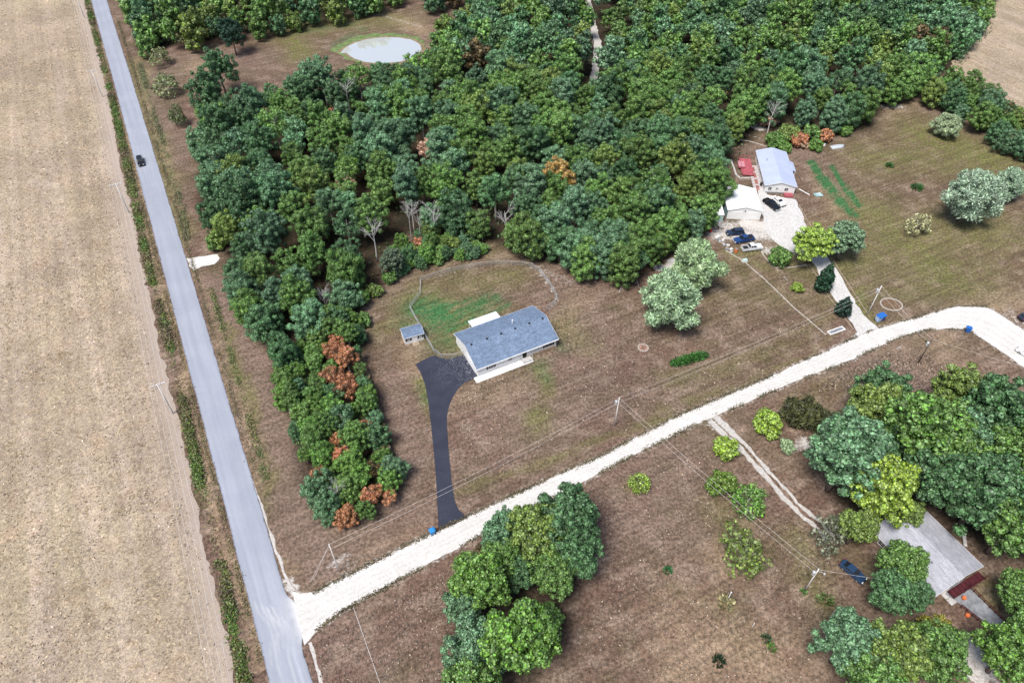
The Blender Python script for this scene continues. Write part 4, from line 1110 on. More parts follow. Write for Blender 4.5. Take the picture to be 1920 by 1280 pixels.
# bare dead trees
for i, (x, y, sc, lab) in enumerate(DEADS):
    q = G(x, y + 18, 3.0)
    dead_tree(q, sc * 1.2, lab, i)
for i, (x, y, hz, lab) in enumerate([(772, 452, 1.0, 'slim pale trunk standing in the wood edge gap'), (790, 458, .9, 'slim pale trunk beside the edge gap undergrowth'), (1444, 214, 1.05, 'tall pale trunk above the autumn thicket'), (1456, 216, 1.1, 'tall twin pale trunk above the autumn thicket'), (618, 600, .8, 'slim pale trunk in the neck of the wood'), (905, 452, .8, 'slim pale trunk behind the fence')]):
    q = G(x, y); root = empty('bare_trunk', q, i * 1.3, (.55, .55, hz * 1.1))
    inst('trunk', DEAD[i % 4], root); props(root, lab, 'tree')
# low plants
def tuft_mesh(seed, n=120, rad=.7, h=.9, size=.16):
    r = np.random.default_rng(seed)
    a = r.uniform(0, 6.28, n); rr = rad * np.sqrt(r.uniform(0, 1, n))
    pos = np.column_stack([np.cos(a) * rr, np.sin(a) * rr, r.uniform(.05, h, n) * (1 - .6 * rr / rad)])
    out = unit(np.column_stack([np.cos(a) * rr, np.sin(a) * rr, np.full(n, rad * .9)]))
    V = leaf_quads(pos, unit(np.cross(out, r.normal(size=(n, 3)))), size, r, 3.2, out + r.normal(size=(n, 3)) * .2)
    V[:, 2] = np.maximum(V[:, 2], -.02)
    return mesh_np('blades', V, np.arange(len(V)).reshape(-1, 4), M['leaves'])
TUFT = [tuft_mesh(400 + i) for i in range(3)]
def tuft(px, py, sc, col, label, zs=1.0, i=0):
    q = G(px, py)
    root = empty('grass_tuft', q, rng.uniform(0, 6.28), (sc, sc, sc * zs))
    c = inst('blades', TUFT[i % 3], root); c.color = (*col, 1)
    props(root, label, 'plant')
tuft(1667, 312, 1.7, (0.045, 0.12, 0.03), 'small green clump in the olive meadow above the mulch ring')
tuft(1718, 354, 2.3, (0.04, 0.12, 0.03), 'larger green clump in the olive meadow', i=1)
tuft(1252, 1070, 1.2, (0.04, 0.16, 0.05), 'small vivid green plant on the speckled lawn', i=2)
tuft(1436, 1198, 1.2, (0.03, 0.08, 0.03), 'dark green plant in front of a lime one on the lawn')
tuft(1447, 1215, 1.1, (0.09, 0.20, 0.03), 'lime green plant behind a dark one on the lawn', i=1)
tuft(1347, 1240, 1.5, (0.012, 0.035, 0.015), 'very dark low plant on the pale grass', i=2)
tuft(1506, 1110, 0.9, (0.08, 0.20, 0.04), 'green tuft at the foot of the light pole')
tuft(1550, 1125, 1.6, (0.09, 0.14, 0.04), 'yellowish grass clump by the thin stake', i=1)
tuft(1361, 1132, 2.0, (0.30, 0.28, 0.14), 'straw-coloured grass clump around the short white post', i=2)
tuft(1535, 1122, 1.0, (0.10, 0.15, 0.05), 'faint green tuft on the bare soil by the wires', .6)
tuft(1737, 640, .5, (0.10, 0.13, 0.05), 'tiny tuft by the gravel road bend')
# long bed of strap-leaved plants
root = empty('plant_bed', G(1292, 675), GRID_ROT - .12)
r = np.random.default_rng(91)
n = 1900
p = np.column_stack([r.uniform(-4.7, 4.7, n), r.normal(0, .75, n), r.uniform(.05, .8, n)])
p = p[(np.abs(p[:, 1]) < 1.4) & ((p[:, 0] / 4.9) ** 2 + (p[:, 1] / 1.7) ** 2 < 1)]
o = unit(np.column_stack([r.normal(0, .5, len(p)), p[:, 1] * .6 + r.normal(0, .4, len(p)), np.full(len(p), .8)]))
V = leaf_quads(p, unit(np.cross(o, r.normal(size=(len(p), 3)))), .2, r, 3.0, o); V[:, 2] = np.maximum(V[:, 2], -.02)
bl = inst('leaves', mesh_np('leaves', V, np.arange(len(V)).reshape(-1, 4), M['leaves']), root); bl.color = (0.035, 0.13, 0.02, 1)
props(root, 'long low bed of bright green strap-leaved plants on the lawn', 'plant bed')

# roadside weeds: nobody could count them
def weed_strip(name, centre, width, dens, h, cols, label, seed, size=.3, gap=.45, gscale=.12):
    r = np.random.default_rng(seed)
    c = resample(np.array([G(*p) for p in centre]), .25)
    n = int(len(c) * .25 * dens)
    k = r.integers(0, len(c), n); d = np.gradient(c, axis=0); d = unit(d); nn = np.stack([d[:, 1], -d[:, 0]], 1)
    P = c[k] + nn[k] * r.normal(0, width * .42, (n, 1)) + r.uniform(-.2, .2, (n, 2))
    f = noise2(P, gscale, seed) * .6 + noise2(P, gscale * 4, seed + 1) * .4
    ok = r.uniform(size=n) < np.clip((f - gap + .12) * 5, .06, 1); P = P[ok]; f = f[ok]
    hh = h * np.clip((f - gap + .1) * 4, .15, 1.2) * r.uniform(.6, 1.2, len(P))
    pos = np.column_stack([P, r.uniform(.05, 1, len(P)) * hh])
    up = unit(r.normal(size=(len(P), 3)) * .7 + np.array([0, 0, .8]))
    V = leaf_quads(pos, up, size, r, 1.8); V[:, 2] = np.maximum(V[:, 2], 0.0)
    ci = np.clip((noise2(P, .18, seed + 7) * .75 + r.uniform(0, .5, len(P)) - .1) * len(cols), 0, len(cols) - 1).astype(int)
    col = np.array(cols)[ci]
    me = mesh_np(name, V, np.arange(len(V)).reshape(-1, 4), M['leaves_mass'])
    color_attr(me, 'tint', np.repeat(col, 4, axis=0))
    props(inst(name, me), label, 'weeds', None, 'stuff')
GRN = [(0.15, 0.11, 0.065), (0.09, 0.07, 0.04), (0.12, 0.115, 0.045), (0.10, 0.13, 0.03), (0.085, 0.15, 0.025), (0.05, 0.11, 0.02)]
weed_strip('roadside_weeds', pts(155, -40, 168, 20, 188, 100, 214, 200, 243, 330, 262, 420, 276, 490, 300, 580, 318, 650, 340, 740, 360, 830, 378, 920, 402, 1010, 425, 1110, 445, 1210, 465, 1300), 1.2, 190, .62, GRN, 'green and brown weeds along the field side of the paved road', 51, .24, .44, .10)
weed_strip('ditch_weeds', pts(262, 120, 300, 250, 345, 400, 352, 450), 1.6, 60, .35, [(0.10, 0.10, 0.05), (0.10, 0.13, 0.05)], 'short olive weeds in the verge by the pond meadow', 61, .2, .40)
weed_strip('ditch_weeds', pts(395, 540, 425, 640, 455, 740, 480, 830, 500, 900), 1.1, 45, .3, [(0.13, 0.12, 0.05), (0.12, 0.14, 0.04), (0.07, 0.11, 0.03)], 'yellow-green weeds in the ditch beside the tree belt', 71, .2, .42)
FR = [(0.07, 0.065, 0.03), (0.10, 0.085, 0.045), (0.15, 0.115, 0.07), (0.055, 0.06, 0.025)]
weed_strip('verge_grass', GRAV_UP[:13], .55, 60, .28, FR, 'ragged dry grass fringing the house side of the gravel road', 52, .16, .40, .2)
weed_strip('verge_grass', GRAV_LO[:13], .55, 60, .28, FR, 'ragged dry grass fringing the grove side of the gravel road', 53, .16, .40, .2)
weed_strip('verge_grass', [(x - 7, y) for x, y in ROAD_L], .7, 40, .3, [(0.20, 0.16, 0.08), (0.15, 0.12, 0.06), (0.12, 0.12, 0.045)], 'tan dry grass along the field side kerb of the paved road', 54, .16, .36, .2)
weed_strip('verge_grass', [(x + 9, y) for x, y in ROAD_R], .8, 34, .3, [(0.14, 0.11, 0.06), (0.10, 0.10, 0.04), (0.16, 0.13, 0.08)], 'tan dry grass along the wood side of the paved road', 55, .16, .38, .2)
def litter(name, poly, n, seed, cols, label, size=.16, h=.2):
    r = np.random.default_rng(seed); P = np.array([G(*p) for p in poly]); lo, hi = P.min(0), P.max(0)
    Q = r.uniform(lo, hi, (n * 3, 2)); Q = Q[in_poly(Q, P)][:n]
    f = noise2(Q, .12, seed) * .5 + noise2(Q, .5, seed + 1) * .5
    Q = Q[r.uniform(size=len(Q)) < np.clip((f - .3) * 2.2, .08, 1)]
    pos = np.column_stack([Q, r.uniform(.03, h, len(Q))])
    V = leaf_quads(pos, unit(r.normal(size=(len(Q), 3)) + np.array([0, 0, 1.5])), size, r, 2.0); V[:, 2] = np.maximum(V[:, 2], .002)
    me = mesh_np(name, V, np.arange(len(V)).reshape(-1, 4), M['leaves_mass'])
    color_attr(me, 'tint', np.repeat(np.array(cols)[r.integers(0, len(cols), len(Q))], 4, axis=0))
    props(inst(name, me), label, 'grass', None, 'stuff')
STRAW = [(0.22, 0.175, 0.13), (0.17, 0.13, 0.095), (0.13, 0.095, 0.07), (0.08, 0.06, 0.04), (0.26, 0.21, 0.165)]
litter('dry_grass', pts(1100, 930, 1330, 830, 1560, 1020, 1560, 1180, 1480, 1300, 1020, 1300, 1140, 1100), 9000, 81, STRAW, 'dry straw tufts on the speckled lawn below the gravel road')
litter('dry_grass', pts(600, 1190, 860, 1060, 840, 1290, 600, 1300), 3500, 82, STRAW, 'dry straw tufts between the junction and the roadside clump')
litter('dry_grass', pts(850, 940, 860, 740, 1060, 600, 1180, 570, 1330, 560, 1590, 625, 1280, 770), 8000, 83, STRAW, 'dry straw tufts on the brown front lawn', .18, .15)
litter('dry_grass', pts(1680, 650, 1900, 720, 1920, 800, 1700, 720, 1500, 740), 6000, 84, STRAW, 'dry straw tufts on the verge by the gravel bend', .2, .18)
FST = [(0.30, 0.235, 0.17), (0.26, 0.20, 0.14), (0.33, 0.27, 0.20), (0.24, 0.18, 0.12), (0.21, 0.165, 0.10)]
litter('stubble_straw', pts(-60, 330, 205, 330, 300, 740, 440, 1300, -60, 1300), 16000, 85, FST, 'cut straw lying over the stubble field', .24, .05)
litter('stubble_straw', pts(-60, -20, 150, -20, 205, 330, -60, 330), 8000, 86, FST, 'cut straw over the far part of the stubble field', .30, .05)
# ------------------------------------------------------------------ buildings
def gable_walls(L, W, h, hr, mat, root, z0=0.0):
    """closed walls with gable ends, ridge along x"""
    mb = MB()
    prof = [(0, z0), (W, z0), (W, h), (W / 2, hr), (0, h)]
    mb.prism_x(prof, 0, L)
    return mb.build('wall', mat, root)
def gable_roof(L, W, h, hr, ov, ove, mat, root, th=0.14, lift=0.02, x0=None, x1=None, trim=None):
    s = (hr - h) / (W / 2)
    x0 = -ov if x0 is None else x0; x1 = L + ov if x1 is None else x1
    zl = h - s * ove + lift; zr = hr + lift
    mb = MB()
    prof = [(-ove, zl), (W / 2, zr), (W + ove, zl), (W + ove, zl + th), (W / 2, zr + th), (-ove, zl + th)]
    mb.prism_x(prof, x0, x1)
    r = mb.build('roof', mat, root)
    cap = MB(); cap.prism_x([(W / 2 - .18, zr + th - .18 * s + .015), (W / 2 + .18, zr + th - .18 * s + .015), (W / 2, zr + th + .03)], x0, x1)
    cap.build('ridge_cap', mat, r)
    if trim:
        f = MB()
        for y in (-ove - .03, W + ove):
            f.box(x0, x1, y, y + .03, zl - .06, zl + th + .01)
        f.build('fascia', trim, r)
        g = MB()
        for x in (x0 - .03, x1):
            g.prism_x([(-ove, zl - .05), (W / 2, zr - .05), (W + ove, zl - .05), (W + ove, zl + th + .012), (W / 2, zr + th + .012), (-ove, zl + th + .012)], x, x + .03)
        g.build('barge_board', trim, r)
    return r
def window(root, face, u, z, w, h, L, W, shutters=False, frame='white_trim', glass='dark_glass'):
    """face: 'f' y=0, 'b' y=W, 'l' x=0, 'r' x=L"""
    def put(mb, u0, u1, z0, z1, d0, d1):
        if face == 'f': mb.box(u0, u1, -d1, -d0, z0, z1)
        elif face == 'b': mb.box(u0, u1, W + d0, W + d1, z0, z1)
        elif face == 'l': mb.box(-d1, -d0, u0, u1, z0, z1)
        else: mb.box(L + d0, L + d1, u0, u1, z0, z1)
        return mb
    win = put(MB(), u - w / 2, u + w / 2, z, z + h, -.05, .02).build('window', M[glass], root)
    fr = MB(); t = .07
    put(fr, u - w / 2 - t, u + w / 2 + t, z + h, z + h + t, -.04, .05); put(fr, u - w / 2 - t, u + w / 2 + t, z - t, z, -.04, .06)
    put(fr, u - w / 2 - t, u - w / 2, z, z + h, -.04, .05); put(fr, u + w / 2, u + w / 2 + t, z, z + h, -.04, .05)
    put(fr, u - .02, u + .02, z, z + h, .02, .04); put(fr, u - w / 2, u + w / 2, z + h / 2 - .02, z + h / 2 + .02, .02, .04)
    fr.build('frame', M[frame], win)
    if shutters:
        for s in (-1, 1):
            c = u + s * (w / 2 + t + .2)
            put(MB(), c - .18, c + .18, z - .05, z + h + .05, -.02, .05).build('shutter', M['black_rubber'], win)
    return win
def door(root, face, u, w, h, L, W, mat, z=0.1):
    mb = MB()
    if face == 'f': mb.box(u - w / 2, u + w / 2, -.06, .05, z, z + h)
    elif face == 'l': mb.box(-.06, .05, u - w / 2, u + w / 2, z, z + h)
    elif face == 'r': mb.box(L - .05, L + .06, u - w / 2, u + w / 2, z, z + h)
    d = mb.build('door', M[mat], root)
    k = MB()
    if face == 'f': k.box(u + w / 2 - .16, u + w / 2 - .08, -.13, -.06, z + 1.0, z + 1.12)
    elif face == 'l': k.box(-.13, -.06, u + w / 2 - .16, u + w / 2 - .08, z + 1.0, z + 1.12)
    else: k.box(L + .06, L + .13, u + w / 2 - .16, u + w / 2 - .08, z + 1.0, z + 1.12)
    k.build('handle', M['galvanised'], d)
    return d

# --- the white ranch house
HL, HW, HH, HR_ = 19.7, 11.4, 2.75, 4.75
h1 = empty('ranch_house', LW(40.1, 94.5), GRID_ROT)
gable_walls(HL, HW, HH, HR_, M['white_siding'], h1)
rf = gable_roof(HL, HW, HH, HR_, .35, .45, M['blue_shingle'], h1, trim=M['white_trim'])
for x in (1.1, 4.9, 8.4, 11.9, 15.5, 18.9):
    y = HW / 2 - .55; z = HR_ - .55 * (HR_ - HH) / (HW / 2) + .14
    MB().box(x - .22, x + .22, y - .2, y + .2, z - .04, z + .22).build('roof_vent', M['black_rubber'], rf, bevel=.05)
MB().lathe([(.11, 4.3), (.11, 5.25), (.17, 5.25), (.17, 5.4), (.02, 5.42)], 12.3, 7.3, 10).build('flue_pipe', M['white_trim'], rf)
for s in range(9):   # foundation courses shown at the porch end
    MB().box(11.9 + s * .86, 11.9 + s * .86 + .85, -.10, .02, .02, .62).build('foundation_block', M['tan_brick'], h1)
for u, w in ((3.3, 1.3), (17.7, 1.9)): window(h1, 'f', u, 1.05, w, 1.15, HL, HW, True)
window(h1, 'f', 8.0, 1.25, .9, .8, HL, HW)
door(h1, 'f', 11.6, 1.0, 2.05, HL, HW, 'black_rubber', .45)
for u in (7.8, 9.0, 10.1): window(h1, 'l', u, 1.35, .55, .75, HL, HW)
gd = MB().box(-.05, .04, 1.0, 5.6, .05, 2.25).build('garage_door', M['white_trim'], h1)
for k in range(4): MB().box(-.075, -.05, 1.06, 5.54, .1 + k * .53, .1 + k * .53 + .47).build('door_panel', M['white_trim'], gd)
for u in (5, 13): window(h1, 'b', u, 1.1, 1.3, 1.1, HL, HW)
window(h1, 'r', 4.0, 1.1, 1.2, 1.1, HL, HW)
pw = MB().box(-1.0, 13.0, -1.75, -.12, 0.0, .16).build('front_walk', M['white_trim'], h1)
ps = MB().box(10.6, 13.0, -1.55, -.12, .16, .45).build('porch_step', M['concrete'], h1)
rl = MB()
for x in (10.7, 12.9):
    rl.tube([(x, -1.45, .4), (x, -1.45, 1.4)], .035); rl.tube([(x, -.2, .4), (x, -.2, 1.4)], .035); rl.tube([(x, -1.45, 1.38), (x, -.2, 1.38)], .03)
rl.build('porch_rail', M['white_trim'], h1)
# rear patio roof
pr = MB(); pr.prism_x([(HW - .1, 2.62), (HW + 3.0, 2.25), (HW + 3.0, 2.37), (HW - .1, 2.74)], 4.4, 11.6)
pr = pr.build('patio_roof', M['white_metal_roof'], h1)
for x in (4.6, 8.0, 11.4): MB().box(x - .06, x + .06, HW + 2.8, HW + 2.92, 0, 2.28).build('patio_post', M['white_trim'], pr)
MB().box(4.3, 11.7, HW + .02, HW + 3.0, 0, .12).build('patio_slab', M['concrete'], h1)
gt = MB(); gt.tube([(-.3, -.52, HH - .12), (HL + .3, -.52, HH - .12)], .06, 6); gt.build('gutter', M['white_trim'], rf)
for x in (.15, HL - .15): MB().box(x - .05, x + .05, -.14, -.02, .1, HH - .1).build('downspout', M['white_trim'], h1)
props(h1, 'white ranch house with a blue-grey shingle roof beside the dark driveway', 'house')

# --- garden shed
sh = empty('garden_shed', LW(29.5, 110.7), GRID_ROT - .09)
gable_walls(4.5, 3.1, 2.1, 2.75, M['white_siding'], sh)
gable_roof(4.5, 3.1, 2.1, 2.75, .15, .18, M['blue_shingle'], sh, .1, trim=M['white_trim'])
window(sh, 'f', .95, .95, .45, .6, 4.5, 3.1, True); window(sh, 'f', 3.75, .95, .45, .6, 4.5, 3.1, True)
door(sh, 'f', 2.35, 1.3, 1.8, 4.5, 3.1, 'white_trim', .05)
MB().box(1.6, 3.1, -1.2, -.08, 0, .12).build('ramp', M['timber'], sh)
props(sh, 'small white shed with a blue-grey shingle roof outside the fence', 'shed')

# --- chain-link fence
FEN = [G(*p) for p in pts(870, 664, 853, 671, 836, 674, 818, 668, 812, 657, 787, 613, 768, 577, 788, 555, 789, 527, 840, 511, 893, 500, 940, 496, 990, 498, 1008, 506, 1027, 530, 1044, 556, 1044, 568, 1024, 581)]
fr_ = empty('chain_link_fence', FEN[4])
o_ = Vector((FEN[4][0], FEN[4][1], 0))
FHT = 1.35
FP = resample(np.array(FEN), 2.6)
post_me = MB().lathe([(.045, -.2), (.045, FHT + .06), (.06, FHT + .06), (.02, FHT + .12)], 0, 0, 6).mesh('post', M['galvanised'])
for p in FP: inst('post', post_me, fr_, (p[0] - o_.x, p[1] - o_.y, 0))
for i in range(len(FP) - 1):
    a, b = FP[i] - FEN[4], FP[i + 1] - FEN[4]
    MB().tube([(a[0], a[1], FHT), (b[0], b[1], FHT)], .032, 5).build('top_rail', M['galvanised'], fr_)
    d = b - a; ln_ = np.linalg.norm(d); mb = MB(); st = .16
    n = int(ln_ / st); hgt = FHT - .06
    for k in range(n):
        for s in (0, 1):
            # zig-zag wire pairs
            x0, x1 = k * st, (k + 1) * st
            m_ = 4; q = []
            for j in range(m_ + 1):
                xx = x0 if (j + s) % 2 == 0 else x1
                q.append((a[0] + d[0] * xx / ln_, a[1] + d[1] * xx / ln_, .05 + hgt * j / m_))
            mb.tube(q, .009, 3, False)
    mb.build('wire_mesh', M['galvanised'], fr_)
props(fr_, 'galvanised chain-link fence round the back yard of the ranch house', 'fence')

# --- metal-roofed home
a2 = math.atan2(.995, .10)
h2 = empty('metal_roofed_house', (80.6, 171.5), a2)
L2, W2, H2, R2 = 18.2, 8.4, 2.6, 3.75
gable_walls(L2, W2, H2, R2, M['white_siding'], h2)
rf2 = gable_roof(L2, W2, H2, R2, .3, .35, M['blue_metal_roof'], h2, .1, trim=M['white_trim'])
s2 = (R2 - H2) / (W2 / 2)
for k in range(19):
    mb = MB(); x = -.1 + k * 1.02
    for y0, y1 in ((-.34, W2 / 2 - .2), (W2 / 2 + .2, W2 + .34)):
        zf = lambda y: R2 - abs(y - W2 / 2) * s2 + .125
        mb.bar((x, y0, zf(y0)), (x, y1, zf(y1)), .05, .05)
    mb.build('standing_seam', M['blue_metal_roof'], rf2)
MB().lathe([(.09, 3.0), (.09, 3.9), (.14, 3.9), (.02, 4.02)], 12.0, 6.6, 8).build('flue_pipe', M['plastic_grey'], rf2)
gp = MB(); gp.prism_x([(-1.6, 2.05), (.2, 2.72), (.2, 2.84), (-1.6, 2.17)], 8.5, 13.5); gp.build('side_porch_roof', M['blue_metal_roof'], h2)
for x in (8.7, 11, 13.3): MB().box(x - .06, x + .06, -1.5, -1.38, 0, 2.1).build('porch_post', M['white_trim'], h2)
MB().box(8.4, 13.6, -1.7, -.02, 0, .5).build('side_porch', M['red_deck'], h2)
MB().box(-.05, .03, .3, W2 - .3, .02, .45).build('skirting', M['plastic_grey'], h2)
window(h2, 'l', 2.4, 1.0, 1.0, 1.0, L2, W2); window(h2, 'l', 5.0, 1.3, .6, .6, L2, W2); window(h2, 'l', 7.0, 1.0, .9, 1.0, L2, W2)
for u in (2.5, 6.0, 9.0, 14.5): window(h2, 'b', u, 1.0, 1.0, 1.1, L2, W2, True)
for u in (3, 7, 15.5): window(h2, 'f', u, 1.0, 1.0, 1.1, L2, W2)
fp = MB().box(-1.7, -.06, .5, 2.9, 0, .45).build('front_porch', M['red_deck'], h2)
for y in (.55, 1.7, 2.85):
    MB().box(-1.68, -1.6, y - .04, y + .04, .45, 1.35).build('rail_post', M['red_deck'], fp)
MB().box(-1.68, -1.6, .5, 2.9, 1.3, 1.38).build('rail', M['red_deck'], fp)
props(h2, 'white house with a pale blue metal roof behind the gravel yard', 'house')

# red deck with a gazebo beside it
dk = empty('red_deck', (68.2, 180.9), math.atan2(.995, .12))
nb = 0
for k in range(15):
    MB().box(k * .61, k * .61 + .585, -3.1, .3, .42, .5).build('plank', M['red_deck'], dk)
MB().box(0.05, 9.1, -3.05, .25, .05, .40).build('skirt', M['maroon'], dk)
for y in (-3.05, .25):
    for x in (0.1, 3.0, 6.0, 9.0): MB().box(x - .05, x + .05, y - .05, y + .05, .5, 1.45).build('rail_post', M['red_deck'], dk)
MB().box(0.05, 9.05, .22, .28, 1.40, 1.48).build('rail', M['red_deck'], dk)
MB().box(9.0, 9.08, -3.05, .25, 1.40, 1.48).build('rail', M['red_deck'], dk)
MB().box(0.02, .1, -3.05, .25, 1.40, 1.48).build('rail', M['red_deck'], dk)
props(dk, 'raised red plank deck with railings beside the metal-roofed house', 'deck')
tb = empty('hot_tub', (68.6, 185.6, .5), math.atan2(.995, .12))
plain('pink_cover', (0.48, 0.22, 0.26), 0.7, 0.2)
MB().box(-1.5, 1.5, -.9, .9, 0, .62).build('shell', M['red_deck'], tb, bevel=.08)
MB().box(-1.52, 1.52, -.92, .92, .625, .72).build('cover', M['pink_cover'], tb, bevel=.03)
props(tb, 'square tub with a faded pink cover standing on the red deck', 'tub')
# brick path from the deck to the yard, as separate pavers
bp = empty('brick_path', (71.4, 181.6))
plain('brick', (0.34, 0.13, 0.11), 0.9, 0.15, var=0.3)
plain('pale_paver', (0.50, 0.46, 0.47), 0.9, 0.15, var=0.2)
pv = [MB().box(-.42, .42, -.3, .3, 0.0, .05).mesh('paver', M[m]) for m in ('brick', 'pale_paver')]
for k in range(16):
    t = k / 15.0
    for s, mi in ((-.92, 1), (0, 0 if k % 4 else 1), (.92, 1)):
        x = -0.0 - .95 * t * 1.3 + s * .93; y = 4.5 - 12.2 * t
        inst('paver', pv[mi], bp, (x + .9, y, .02 if mi == 0 else .016), (0, 0, random.uniform(-.06, .06)))
props(bp, 'red and grey paver path between the garage and metal-roofed house', 'path')
mb = MB(); q0 = [(66.6, 189.8), (66.4, 181.5), (67.2, 179.7), (70.2, 179.9)]
for i in range(3): mb.bar((*q0[i], .06), (*q0[i + 1], .06), .5, .12)
props(mb.build('deck_border', M['concrete']), 'pale concrete border strip round the red deck', 'edging')

# --- white garage
ag = math.atan2(.998, .055)
g2 = empty('white_garage', (67.9, 159.3), ag)
LG, WG, HG, RG = 10.5, 9.0, 2.9, 4.0
gable_walls(LG, WG, HG, RG, M['white_siding'], g2)
rfg = gable_roof(LG, WG, HG, RG, .15, .2, M['white_metal_roof'], g2, .08, trim=M['white_trim'])
for k in range(12):
    sg = (RG - HG) / (WG / 2); zf = lambda y: RG - abs(y - WG / 2) * sg + .10
    mb = MB(); x = .1 + k * .93
    for y0, y1 in ((-.18, WG / 2 - .2), (WG / 2 + .2, WG + .18)): mb.bar((x, y0, zf(y0)), (x, y1, zf(y1)), .05, .04)
    mb.build('roof_rib', M['white_metal_roof'], rfg)
for u in (2.4, 6.6):
    gdd = MB().box(-.05, .03, u - 1.5, u + 1.5, .05, 2.45).build('roller_door', M['white_trim'], g2)
    for k in range(5): MB().box(-.07, -.05, u - 1.45, u + 1.45, .1 + k * .47, .1 + k * .47 + .42).build('door_panel', M['white_trim'], gdd)
MB().lathe([(.10, 3.0), (.10, 4.1), (.16, 4.1), (.02, 4.2)], 10.0, 7.2, 8).build('flue_pipe', M['black_rubber'], rfg)
lamp = MB().box(-.22, -.01, 4.35, 4.6, 2.75, 2.95).build('wall_lamp', M['black_rubber'], g2)
sk = MB().box(.05, LG - .05, WG + .001, WG + .05, .03, 2.3).build('dark_side_panel', M['teal_wall'], g2)
props(g2, 'white metal garage with ribbed white roof at the gravel yard', 'garage')
# green lean-to
lt = empty('green_shed', (57.6, 158.7), ag)
mb = MB(); mb.prism_x([(0, .0), (1.9, .0), (1.9, 1.7), (0, 2.1)], 0, 6.5); mb.build('wall', M['green_metal'], lt)
mb = MB(); mb.prism_x([(-.12, 2.14), (2.05, 1.69), (2.05, 1.76), (-.12, 2.21)], -.15, 6.65); mb.build('roof', M['white_metal_roof'], lt)
door(lt, 'l', .95, .9, 1.5, 6.5, 1.9, 'green_metal', .05)
props(lt, 'narrow pale green metal shed beside the white garage', 'shed')

# --- shingled house in the grove
h3 = empty('shingled_house', LW(97.5, 13.9), GRID_ROT + math.pi / 2)
L3, W3, H3, R3 = 13.4, 11.0, 2.7, 4.4
plain('brown_wall', (0.20, 0.15, 0.12), 0.85, 0.2)
gable_walls(L3, W3, H3, R3, M['brown_wall'], h3)
rf3 = gable_roof(L3, W3, H3, R3, .3, .4, M['grey_shingle'], h3, .14, trim=M['white_trim'])
# cross gable on the lawn side
s3 = (R3 - H3) / (W3 / 2)
cg = MB()
yk = W3 / 2 + 1.6; zk = R3 - 1.6 * s3 + .17
cg.add([(5.2, W3 + .5, H3 - .02), (9.0, W3 + .5, H3 - .02), (7.1, W3 + .5, zk), (7.1, yk, zk), (5.2, W3 + .4, H3 - .1), (9.0, W3 + .4, H3 - .1)],
       [(0, 2, 3), (1, 3, 2), (0, 3, 4), (1, 5, 3), (0, 1, 2), (0, 4, 5, 1)])
cg.build('cross_gable', M['grey_shingle'], rf3)
MB().lathe([(.12, 3.2), (.12, 4.2), (.02, 4.25)], 4.0, 7.9, 8).build('vent_pipe', M['plastic_grey'], rf3)
for u in (2.5, 7, 11): window(h3, 'b', u, 1.0, 1.2, 1.1, L3, W3)
for u in (3, 8): window(h3, 'f', u, 1.0, 1.2, 1.1, L3, W3)
door(h3, 'l', 3.6, 1.0, 2.0, L3, W3, 'white_trim', .45); window(h3, 'l', 7.5, 1.0, 1.2, 1.1, L3, W3)
props(h3, 'house with a pale grey shingle roof half hidden by the grove', 'house')
# maroon deck and ramp
md = empty('maroon_deck', LW(98.2, 11.9), GRID_ROT + math.pi / 2)
plain('dark_maroon', (0.05, 0.010, 0.014), 0.7, 0.25, var=0.25)
for k in range(17):
    MB().box(.3, 1.75, k * .46, k * .46 + .40, .42, .48).build('plank', M['maroon' if k % 2 else 'dark_maroon'], md)
MB().box(.33, 1.7, .05, 7.7, .02, .41).build('skirt', M['maroon'], md)
MB().box(.25, .33, 0, 5.4, 1.32, 1.4).build('rail', M['maroon'], md)
for k in range(5): MB().box(.25, .33, .05 + k * 1.3, .13 + k * 1.3, .1, 1.32).build('rail_post', M['maroon'], md)
props(md, 'dark maroon plank deck along the end of the shingled house', 'deck')
ra = [G(*p) for p in pts(1796, 1085, 1812, 1097, 1893, 1176, 1866, 1184, 1812, 1140, 1772, 1113)]
rampP = np.array(ra); rc = rampP.mean(0)
mb = MB(); n = len(rampP)
top = [(p[0] - rc[0], p[1] - rc[1], .12) for p in rampP]; bot = [(x, y, 0.0) for x, y, z in top]
mb.add(top + bot, [tuple(range(n)), tuple(range(2 * n - 1, n - 1, -1))] + [(i, i + n, (i + 1) % n + n, (i + 1) % n) for i in range(n)])
rp = mb.build('concrete_ramp', M['grey_concrete'], None, loc=(rc[0], rc[1], 0))
props(rp, 'long grey concrete ramp leading from the maroon deck', 'ramp')
def railing(name, a, b, label, posts=8, hgt=.95):
    a, b = np.array(a), np.array(b)
    root = empty(name, a)
    d = b - a
    for z, w in ((hgt, .10), (hgt * .5, .06)):
        MB().bar((0, 0, z), (d[0], d[1], z), w, .07).build('rail', M['maroon'], root)
    for k in range(posts + 1):
        p = d * k / posts
        MB().box(p[0] - .05, p[0] + .05, p[1] - .05, p[1] + .05, 0, hgt - .03).build('post', M['maroon'], root)
    props(root, label, 'railing')
railing('ramp_railing', G(1815, 1100), G(1894, 1180), 'maroon railing on the deck side of the concrete ramp')
railing('ramp_railing', G(1800, 1138), G(1864, 1188), 'maroon railing on the garden side of the concrete ramp', 6)
pl = empty('patio', G(1783, 1108), GRID_ROT)
for i in range(3):
    for j in range(3):
        MB().box(-2.0 + i * 1.3, -2.0 + i * 1.3 + 1.24, -1.8 + j * 1.2, -1.8 + j * 1.2 + 1.14, 0, .06).build('slab', M['concrete'], pl)
props(pl, 'pale concrete slab patio at the corner of the shingled house', 'patio')
